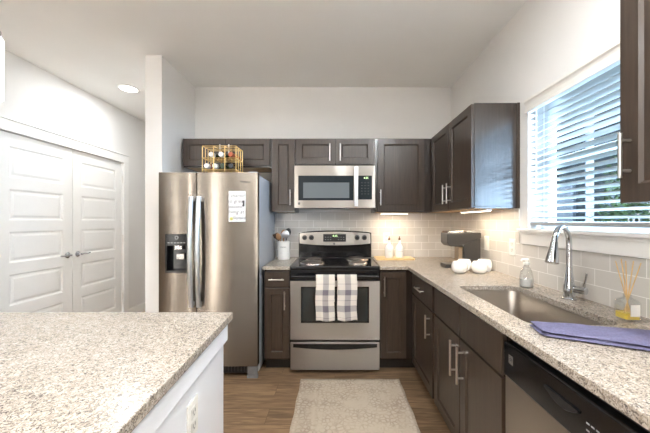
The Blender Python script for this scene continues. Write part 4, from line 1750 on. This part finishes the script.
def streak_lamp(x, y, r, label):  # invented glowing tubes out of view that put vertical streaks on the fridge
    t = thing('streak_lamp', label, 'added lamp', (x, y, 0))
    bm = NB(); lathe(bm, [(0, 0.0006), (r + 0.04, 0.0006), (r + 0.04, 0.02), (0, 0.022)], (x, y, 0), 32); obj('base', bm, M['nickel'], t, smooth=True)
    bm = NB(); lathe(bm, [(r, 0.03), (r, 1.75), (r - 0.004, 1.75), (r - 0.004, 0.03), (r, 0.03)], (x, y, 0), 36); obj('glow_tube', bm, M['column'], t, smooth=True)
    bm = NB(); tube(bm, [(x, y, 0.02), (x, y, 1.70)], 0.012, 10); obj('pole', bm, M['nickel'], t, smooth=True)


streak_lamp(-2.92, -2.0, 0.06, 'added unseen streak lamp in the middle of the living area')
streak_lamp(-1.15, -2.0, 0.09, 'added unseen streak lamp in the living area nearest the kitchen')
streak_lamp(-3.75, -2.0, 0.02, 'added slim unseen streak lamp in the living area farthest from the kitchen')


def under_light(label, x0, x1, y0, y1, z, power):
    t = thing('under_cabinet_light', label, 'light', ((x0 + x1) / 2, (y0 + y1) / 2, z))
    bm = NB(); box(bm, x0, x1, y0, y1, z - 0.014, z - 0.0006); obj('housing', bm, M['vinyl'], t, 0.002)
    bm = NB(); box(bm, x0 + 0.006, x1 - 0.006, y0 + 0.006, y1 - 0.006, z - 0.018, z - 0.0143); obj('diffuser', bm, M['undercab'], t)
    l = bpy.data.lights.new('strip_lamp', 'AREA')
    l.shape = 'RECTANGLE'
    l.size = x1 - x0
    l.size_y = y1 - y0
    l.energy = power
    l.color = (1.0, 0.82, 0.6)
    o = bpy.data.objects.new('strip_lamp', l)
    o.parent = t
    o.location = (0, 0, -0.0195)
    COL.objects.link(o)


under_light('lit light strip under the corner cabinet on the range wall', 0.46, 0.74, 2.93, 2.97, UZ0, 1.3)
under_light('lit light strip under the cabinet beside the window', 1.06, 1.10, 2.04, 2.47, UZ0, 1.7)

# ------------------------------------------------------------------ counter items
CT = CZ1 + 0.0006
# utensil crock
ux, uy = -0.517, 2.94
ck = thing('utensil_crock', 'white cylindrical crock holding cooking utensils beside the refrigerator', 'crock', (ux, uy, CT))
bm = NB(); lathe(bm, [(0, 0), (0.058, 0), (0.061, 0.004), (0.061, 0.176), (0.063, 0.178), (0.063, 0.184), (0.057, 0.184), (0.056, 0.008), (0, 0.006)], (ux, uy, CT), 36); cko = obj('vessel', bm, M['ceramic'], ck, smooth=True)
bm = text_mesh('UTENSILS', 0.016)
for v in bm.verts:
    a = v.co.x / 0.0612
    v.co = Vector((ux + 0.0614 * math.sin(a), uy - 0.0614 * math.cos(a), CT + 0.125 + v.co.y))
obj('lettering', bm, M['darktext'], ck)


def utensil(name, label, m, base, tip, head, r=0.0055, flat=None):
    base, tip = Vector(base), Vector(tip)
    t = thing(name, label, 'utensil', base, 'utensils in the white crock')
    d = (tip - base).normalized()
    bm = NB(); tube(bm, [base, tip], r, 10); obj('grip', bm, m, t, smooth=True)
    bm = NB()
    hl, hw, ht, bowl = head
    side = d.cross(Vector((0, 1, 0))).normalized()
    nrm = side.cross(d).normalized()
    n, q = 12, 10
    G_ = []
    for i in range(n + 1):
        s = i / n
        wdt = hw * (math.sin(PI * min(1, 0.12 + 0.88 * s)) ** 0.6 if bowl else (0.35 + 0.65 * min(1, s * 2))) + 0.002
        row = []
        for k in range(q):
            a = 2 * PI * k / q
            row.append(bm.verts.new(tip + d * (hl * s) + side * (wdt * math.cos(a)) + nrm * (ht * math.sin(a) - bowl * math.sin(PI * s))))
        G_.append(row)
    for A, B in zip(G_, G_[1:]):
        for k in range(q):
            bm.faces.new((A[k], A[(k + 1) % q], B[(k + 1) % q], B[k]))
    bm.faces.new(G_[0]); bm.faces.new(G_[-1])
    obj('head', bm, m, t, smooth=True)


zb_ = CT + 0.012
utensil('spatula', 'dark wooden spatula leaning towards the refrigerator in the crock', M['darkspoon'], (ux + 0.03, uy + 0.01, zb_), (ux - 0.060, uy - 0.005, CT + 0.20), (0.065, 0.026, 0.005, 0))
utensil('wooden_spoon', 'pale wooden spoon leaning out of the front of the crock', M['woodspoon'], (ux + 0.025, uy + 0.02, zb_), (ux - 0.034, uy - 0.035, CT + 0.20), (0.07, 0.024, 0.006, 0.008))
utensil('ladle', 'shiny steel ladle with round bowl standing in the crock', M['handle_steel'], (ux - 0.01, uy + 0.02, zb_), (ux + 0.022, uy - 0.035, CT + 0.215), (0.085, 0.040, 0.008, 0.02))
utensil('slotted_spoon', 'black plastic spoon upright in the crock behind the steel ladle', M['blackplastic'], (ux - 0.02, uy - 0.015, zb_), (ux + 0.028, uy + 0.025, CT + 0.235), (0.08, 0.032, 0.005, 0.008))
utensil('wooden_spoon', 'tall wooden spoon upright in the middle of the crock', M['woodspoon'], (ux, uy - 0.03, zb_), (ux - 0.006, uy + 0.03, CT + 0.225), (0.075, 0.027, 0.006, 0.008))

# bamboo board with two ceramic bottles
bx0, bx1, by0, by1 = 0.408, 0.79, 2.86, 3.065
bm = NB(); prism(bm, rrect(bx0, bx1, by0, by1, 0.02), CT, CT + 0.016)
o = obj('serving_board', bm, M['board'], None, 0.003)
tag(o, 'pale bamboo board lying in the corner beside the range', 'board')


def cruet(x, y, label):
    z = CT + 0.0166
    t = thing('oil_bottle', label, 'bottle', (x, y, z), 'oil bottles on the bamboo board')
    bm = NB(); lathe(bm, [(0, 0), (0.040, 0), (0.043, 0.004), (0.043, 0.085), (0.040, 0.105), (0.026, 0.125), (0.014, 0.140), (0.012, 0.17), (0.014, 0.175), (0.0, 0.176)], (x, y, z), 32); obj('body', bm, M['ceramic'], t, smooth=True)
    bm = NB(); lathe(bm, [(0, 0.1765), (0.010, 0.1765), (0.012, 0.192), (0.006, 0.196), (0.0035, 0.215), (0, 0.2155)], (x, y, z), 16); c = obj('stopper', bm, M['cork'], t, smooth=True); c['label'] = 'brown cork pourer'
    bm = text_mesh('OIL' if x < 0.6 else 'VINEGAR', 0.017 if x < 0.6 else 0.012)
    for v in bm.verts:
        a = v.co.x / 0.0432
        v.co = Vector((x + 0.0434 * math.sin(a), y - 0.0434 * math.cos(a), z + 0.062 + v.co.y))
    obj('lettering', bm, M['greytext'], t)


cruet(0.550, 2.955, 'white ceramic oil bottle with cork pourer on the board, nearer the range')
cruet(0.655, 2.955, 'white ceramic oil bottle with cork pourer on the board, nearer the coffee maker')

# coffee maker (side view: head points to the left, towards the range)
cm = thing('coffee_maker', 'charcoal single-cup coffee maker with silver trim behind the white mugs', 'coffee maker', (1.05, 2.44, CT))
cy0, cy1 = 2.37, 2.52


def sideprism(name, prof, y0, y1, m, bevel=0.006):
    bm = NB()
    A = [bm.verts.new((x, y0, CT + z)) for x, z in prof]
    B = [bm.verts.new((x, y1, CT + z)) for x, z in prof]
    for k in range(len(prof)):
        k2 = (k + 1) % len(prof)
        bm.faces.new((A[k], A[k2], B[k2], B[k]))
    bm.faces.new(A); bm.faces.new(B[::-1])
    return obj(name, bm, m, cm, bevel)


sideprism('rear_column', [(1.055, 0), (1.19, 0), (1.19, 0.245), (1.055, 0.245)], cy0 + 0.004, cy1 - 0.004, M['coffee'])
sideprism('brew_head', [(0.915, 0.205), (0.94, 0.178), (1.03, 0.178), (1.055, 0.195), (1.192, 0.246), (1.192, 0.29), (0.915, 0.283)], cy0, cy1, M['coffee'])
sideprism('lid', [(0.913, 0.2845), (1.055, 0.2845), (1.055, 0.304), (0.93, 0.302)], cy0 + 0.003, cy1 - 0.003, M['silverband'], 0.005)
sideprism('reservoir_lid', [(1.07, 0.2905), (1.19, 0.2905), (1.19, 0.306), (1.07, 0.304)], cy0 + 0.003, cy1 - 0.003, M['silverband'], 0.004)
sideprism('side_stripe', [(1.02, 0.02), (1.054, 0.02), (1.054, 0.172), (1.02, 0.172)], cy0 + 0.03, cy1 - 0.03, mat('tan_bronze_plastic', srgb(150, 130, 108), 0.35, noise=0.03))
sideprism('drip_tray', [(0.905, 0), (1.054, 0), (1.054, 0.028), (0.91, 0.03)], cy0 + 0.012, cy1 - 0.012, M['coffee'], 0.005)


# mugs
def make_mug(x, y, label):
    t = thing('coffee_mug', label, 'mug', (x, y, CT), 'white round mugs by the coffee maker')
    bm = NB()
    prof = [(0, 0.003), (0.028, 0.003), (0.030, 0.0), (0.034, 0.001), (0.048, 0.013), (0.0555, 0.030), (0.057, 0.046), (0.054, 0.064), (0.047, 0.078), (0.0445, 0.084), (0.0425, 0.085), (0.041, 0.083), (0.044, 0.076), (0.0505, 0.062), (0.0535, 0.046), (0.052, 0.031), (0.045, 0.016), (0.03, 0.006), (0, 0.006)]
    lathe(bm, prof, (x, y, CT), 36)
    b_ = obj('cup', bm, M['ceramic'], t, smooth=True, angle=60)
    bm = NB()
    pts = []
    for k in range(11):
        a = -PI * 0.42 + PI * 0.84 * k / 10
        pts.append((x + 0.052 + 0.026 * math.cos(a), y + 0.004, CT + 0.044 + 0.024 * math.sin(a)))
    tube(bm, pts, 0.0055, 10)
    obj('handle', bm, M['ceramic'], t, smooth=True)
    return t


mug = make_mug(0.925, 2.165, 'round white mug nearest the corner of the front pair by the coffee maker')
dup(mug, (1.072, 2.16, CT), 'round white mug of the front pair nearest the sink', -0.9)
dup(mug, (1.008, 2.275, CT), 'round white mug behind the front pair, close to the coffee maker tray', 0.5)
dup(mug, (1.165, 2.27, CT), 'round white mug at the back against the tiled wall', 1.9)

# soap bottle
sx_, sy_ = 1.118, 1.70
sp = thing('soap_bottle', 'clear pump soap bottle behind the sink near the wall', 'soap bottle', (sx_, sy_, CT))
bm = NB(); lathe(bm, [(0, 0), (0.032, 0), (0.036, 0.004), (0.037, 0.04), (0.033, 0.075), (0.024, 0.105), (0.013, 0.122), (0.013, 0.130), (0, 0.131)], (sx_, sy_, CT), 32); obj('bottle_body', bm, M['wateryglass'], sp, smooth=True)
bm = NB(); lathe(bm, [(0, 0.004), (0.030, 0.004), (0.033, 0.008), (0.0335, 0.035), (0.031, 0.05), (0, 0.05)], (sx_, sy_, CT), 28); obj('liquid_soap', bm, M['soap'], sp, smooth=True)
bm = NB()
lathe(bm, [(0, 0.1312), (0.015, 0.1312), (0.015, 0.143), (0.006, 0.146), (0.005, 0.158), (0.0, 0.158)], (sx_, sy_, CT), 20)
tube(bm, [(sx_ + 0.008, sy_, CT + 0.161), (sx_ - 0.03, sy_ - 0.01, CT + 0.163), (sx_ - 0.038, sy_ - 0.012, CT + 0.155)], [0.008, 0.006, 0.004], 10)
obj('pump', bm, M['plate'], sp, smooth=True)

# faucet
fx, fyy = 1.158, 1.44
fa = thing('kitchen_faucet', 'tall chrome gooseneck faucet with pull-down spray head at the sink', 'faucet', (fx, fyy, CT))
bm = NB(); lathe(bm, [(0, 0), (0.030, 0), (0.030, 0.006), (0.026, 0.010), (0, 0.0101)], (fx, fyy, CT), 32); obj('base_flange', bm, M['chrome'], fa, smooth=True)
bm = NB(); lathe(bm, [(0, 0.0105), (0.025, 0.0105), (0.0245, 0.06), (0.019, 0.10), (0.0145, 0.14), (0.0135, 0.17), (0, 0.17)], (fx, fyy, CT), 28); obj('body', bm, M['chrome'], fa, smooth=True)
dirv = Vector((-0.150, -0.100, 0)).normalized()
Rg = 0.088
zc = CT + 0.268
pts = [Vector((fx, fyy, CT + 0.165)), Vector((fx, fyy, CT + 0.22))]
for k in range(17):
    a = PI - (PI - 0.22) * k / 16
    pts.append(Vector((fx, fyy, zc)) + dirv * (Rg + Rg * math.cos(a)) + Vector((0, 0, Rg * math.sin(a))))
bm = NB(); tube(bm, pts, 0.0125, 16); obj('spout', bm, M['chrome'], fa, smooth=True)
tan = (pts[-1] - pts[-2]).normalized()
e0 = pts[-1] + tan * 0.001
bm = NB()
tube(bm, [e0, e0 + tan * 0.022, e0 + tan * 0.075, e0 + tan * 0.096, e0 + tan * 0.099], [0.0145, 0.0165, 0.0250, 0.0275, 0.023], 24)
obj('spray_head', bm, M['chrome'], fa, smooth=True)
bm = NB()
tube(bm, [(fx + 0.012, fyy - 0.015, CT + 0.052), (fx + 0.032, fyy - 0.062, CT + 0.052)], 0.017, 20)
tube(bm, [(fx + 0.028, fyy - 0.052, CT + 0.062), (fx + 0.038, fyy - 0.058, CT + 0.135)], [0.005, 0.004], 10)
o = obj('lever_handle', bm, M['chrome'], fa, smooth=True)

# folded towel
A0, A1, B0, B1 = Vector((0.712, 1.068)), Vector((0.690, 0.966)), Vector((1.165, 0.955)), Vector((1.125, 0.752))
ft = thing('folded_towel', 'periwinkle blue folded towel lying on the worktop before the sink', 'towel', (0.9, 0.95, CT))


def towel_layer(name, z0, z1, sh):
    bm = NB()
    nu, nv = 26, 10
    T, Bm = [], []
    for i in range(nu + 1):
        u = i / nu
        rt, rb = [], []
        for j in range(nv + 1):
            v = j / nv
            p = (A0 * (1 - v) + A1 * v) * (1 - u) + (B0 * (1 - v) + B1 * v) * u
            wob = 0.0025 * math.sin(u * 17 + v * 3 + sh * 9) + 0.0018 * math.sin(v * 13 + u * 5)
            edge = min(v, 1 - v, u * 3, (1 - u) * 3)
            rnd_ = (1 - max(0, 1 - edge / 0.10) ** 2) ** 0.5
            zm = (z0 + z1) / 2
            rt.append(bm.verts.new((p.x + sh * 0.006, p.y + sh * 0.005, zm + ((z1 - zm) * rnd_ + wob * rnd_ * 0.8))))
            rb.append(bm.verts.new((p.x + sh * 0.006, p.y + sh * 0.005, zm - (zm - z0) * rnd_)) if True else None)
        T.append(rt); Bm.append(rb)
    for i in range(nu):
        for j in range(nv):
            bm.faces.new((T[i][j], T[i + 1][j], T[i + 1][j + 1], T[i][j + 1]))
            bm.faces.new((Bm[i][j], Bm[i][j + 1], Bm[i + 1][j + 1], Bm[i + 1][j]))
    ring = lambda Gd: [Gd[i][0] for i in range(nu + 1)] + [Gd[nu][j] for j in range(1, nv + 1)] + [Gd[i][nv] for i in range(nu - 1, -1, -1)] + [Gd[0][j] for j in range(nv - 1, 0, -1)]
    a, b_ = ring(T), ring(Bm)
    for k in range(len(a)):
        k2 = (k + 1) % len(a)
        bm.faces.new((a[k], a[k2], b_[k2], b_[k]))
    return obj(name, bm, M['towel_blue'], ft, smooth=True, angle=70)


towel_layer('lower_fold', CT, CT + 0.0105, 0)
towel_layer('upper_fold', CT + 0.011, CT + 0.0215, 1)

# reed diffuser
rx, ryy = 1.140, 1.135
rdf = thing('reed_diffuser', 'glass reed diffuser with yellow oil and thin reeds near the tiled wall', 'diffuser', (rx, ryy, CT))
bm = NB()
sq = lambda h, r, z: [bm.verts.new((rx + a, ryy + b_, CT + z)) for a, b_ in rrect(-h, h, -h, h, r, 5)]
lp = [sq(0.024, 0.010, 0.0), sq(0.030, 0.010, 0.003), sq(0.030, 0.010, 0.070), sq(0.025, 0.012, 0.080), sq(0.013, 0.0125, 0.088), sq(0.013, 0.0125, 0.100), sq(0.0105, 0.0104, 0.100), sq(0.0105, 0.0104, 0.088), sq(0.022, 0.010, 0.078), sq(0.0265, 0.009, 0.070), sq(0.0265, 0.009, 0.008)]
for A, B in zip(lp, lp[1:]):
    n = len(A)
    for k in range(n):
        bm.faces.new((A[k], A[(k + 1) % n], B[(k + 1) % n], B[k]))
bm.faces.new(lp[0]); bm.faces.new(lp[-1])
obj('glass_bottle', bm, M['glass'], rdf, smooth=True)
bm = NB()
lp = [sq(0.0262, 0.009, 0.0084), sq(0.0262, 0.009, 0.030)]
for k in range(len(lp[0])):
    bm.faces.new((lp[0][k], lp[0][(k + 1) % len(lp[0])], lp[1][(k + 1) % len(lp[0])], lp[1][k]))
bm.faces.new(lp[0]); bm.faces.new(lp[1])
o = obj('scented_oil', bm, M['oil'], rdf, smooth=True); o['label'] = 'yellow scented oil'
bm = NB(); box(bm, rx - 0.018, rx + 0.018, ryy - 0.0312, ryy - 0.0303, CT + 0.022, CT + 0.066); o = obj('paper_label', bm, M['plate'], rdf)
for k, (dx, dy) in enumerate(((-0.034, 0.012), (-0.016, -0.01), (-0.004, 0.02), (0.012, -0.012), (0.030, 0.006), (0.045, -0.008))):
    bm = NB()
    tube(bm, [(rx - dx * 0.25, ryy - dy * 0.25, CT + 0.0310), (rx + dx * 0.16, ryy + dy * 0.16, CT + 0.095), (rx + dx, ryy + dy, CT + 0.235 - 0.004 * abs(k - 2))], 0.0018, 7)
    obj('reed', bm, M['reed'], rdf, smooth=True)

# ------------------------------------------------------------------ rug
bm = NB()
rx0, rx1, ry0, ry1 = -0.276, 0.522, 1.12, 2.364
nu, nv = 30, 44
T = [[bm.verts.new((rx0 + (rx1 - rx0) * i / nu + (0.003 * math.sin(j * 0.7) if i in (0, nu) else 0), ry0 + (ry1 - ry0) * j / nv, 0.0095 + 0.001 * math.sin(i * 0.9 + j * 0.4))) for j in range(nv + 1)] for i in range(nu + 1)]
for i in range(nu):
    for j in range(nv):
        bm.faces.new((T[i][j], T[i + 1][j], T[i + 1][j + 1], T[i][j + 1]))
o = obj('floor_rug', bm, M['rug'], None, smooth=True)
md = o.modifiers.new('thick', 'SOLIDIFY'); md.thickness = 0.0075; md.offset = -1
tag(o, 'faded cream patterned rug lying on the wood floor before the range', 'rug')
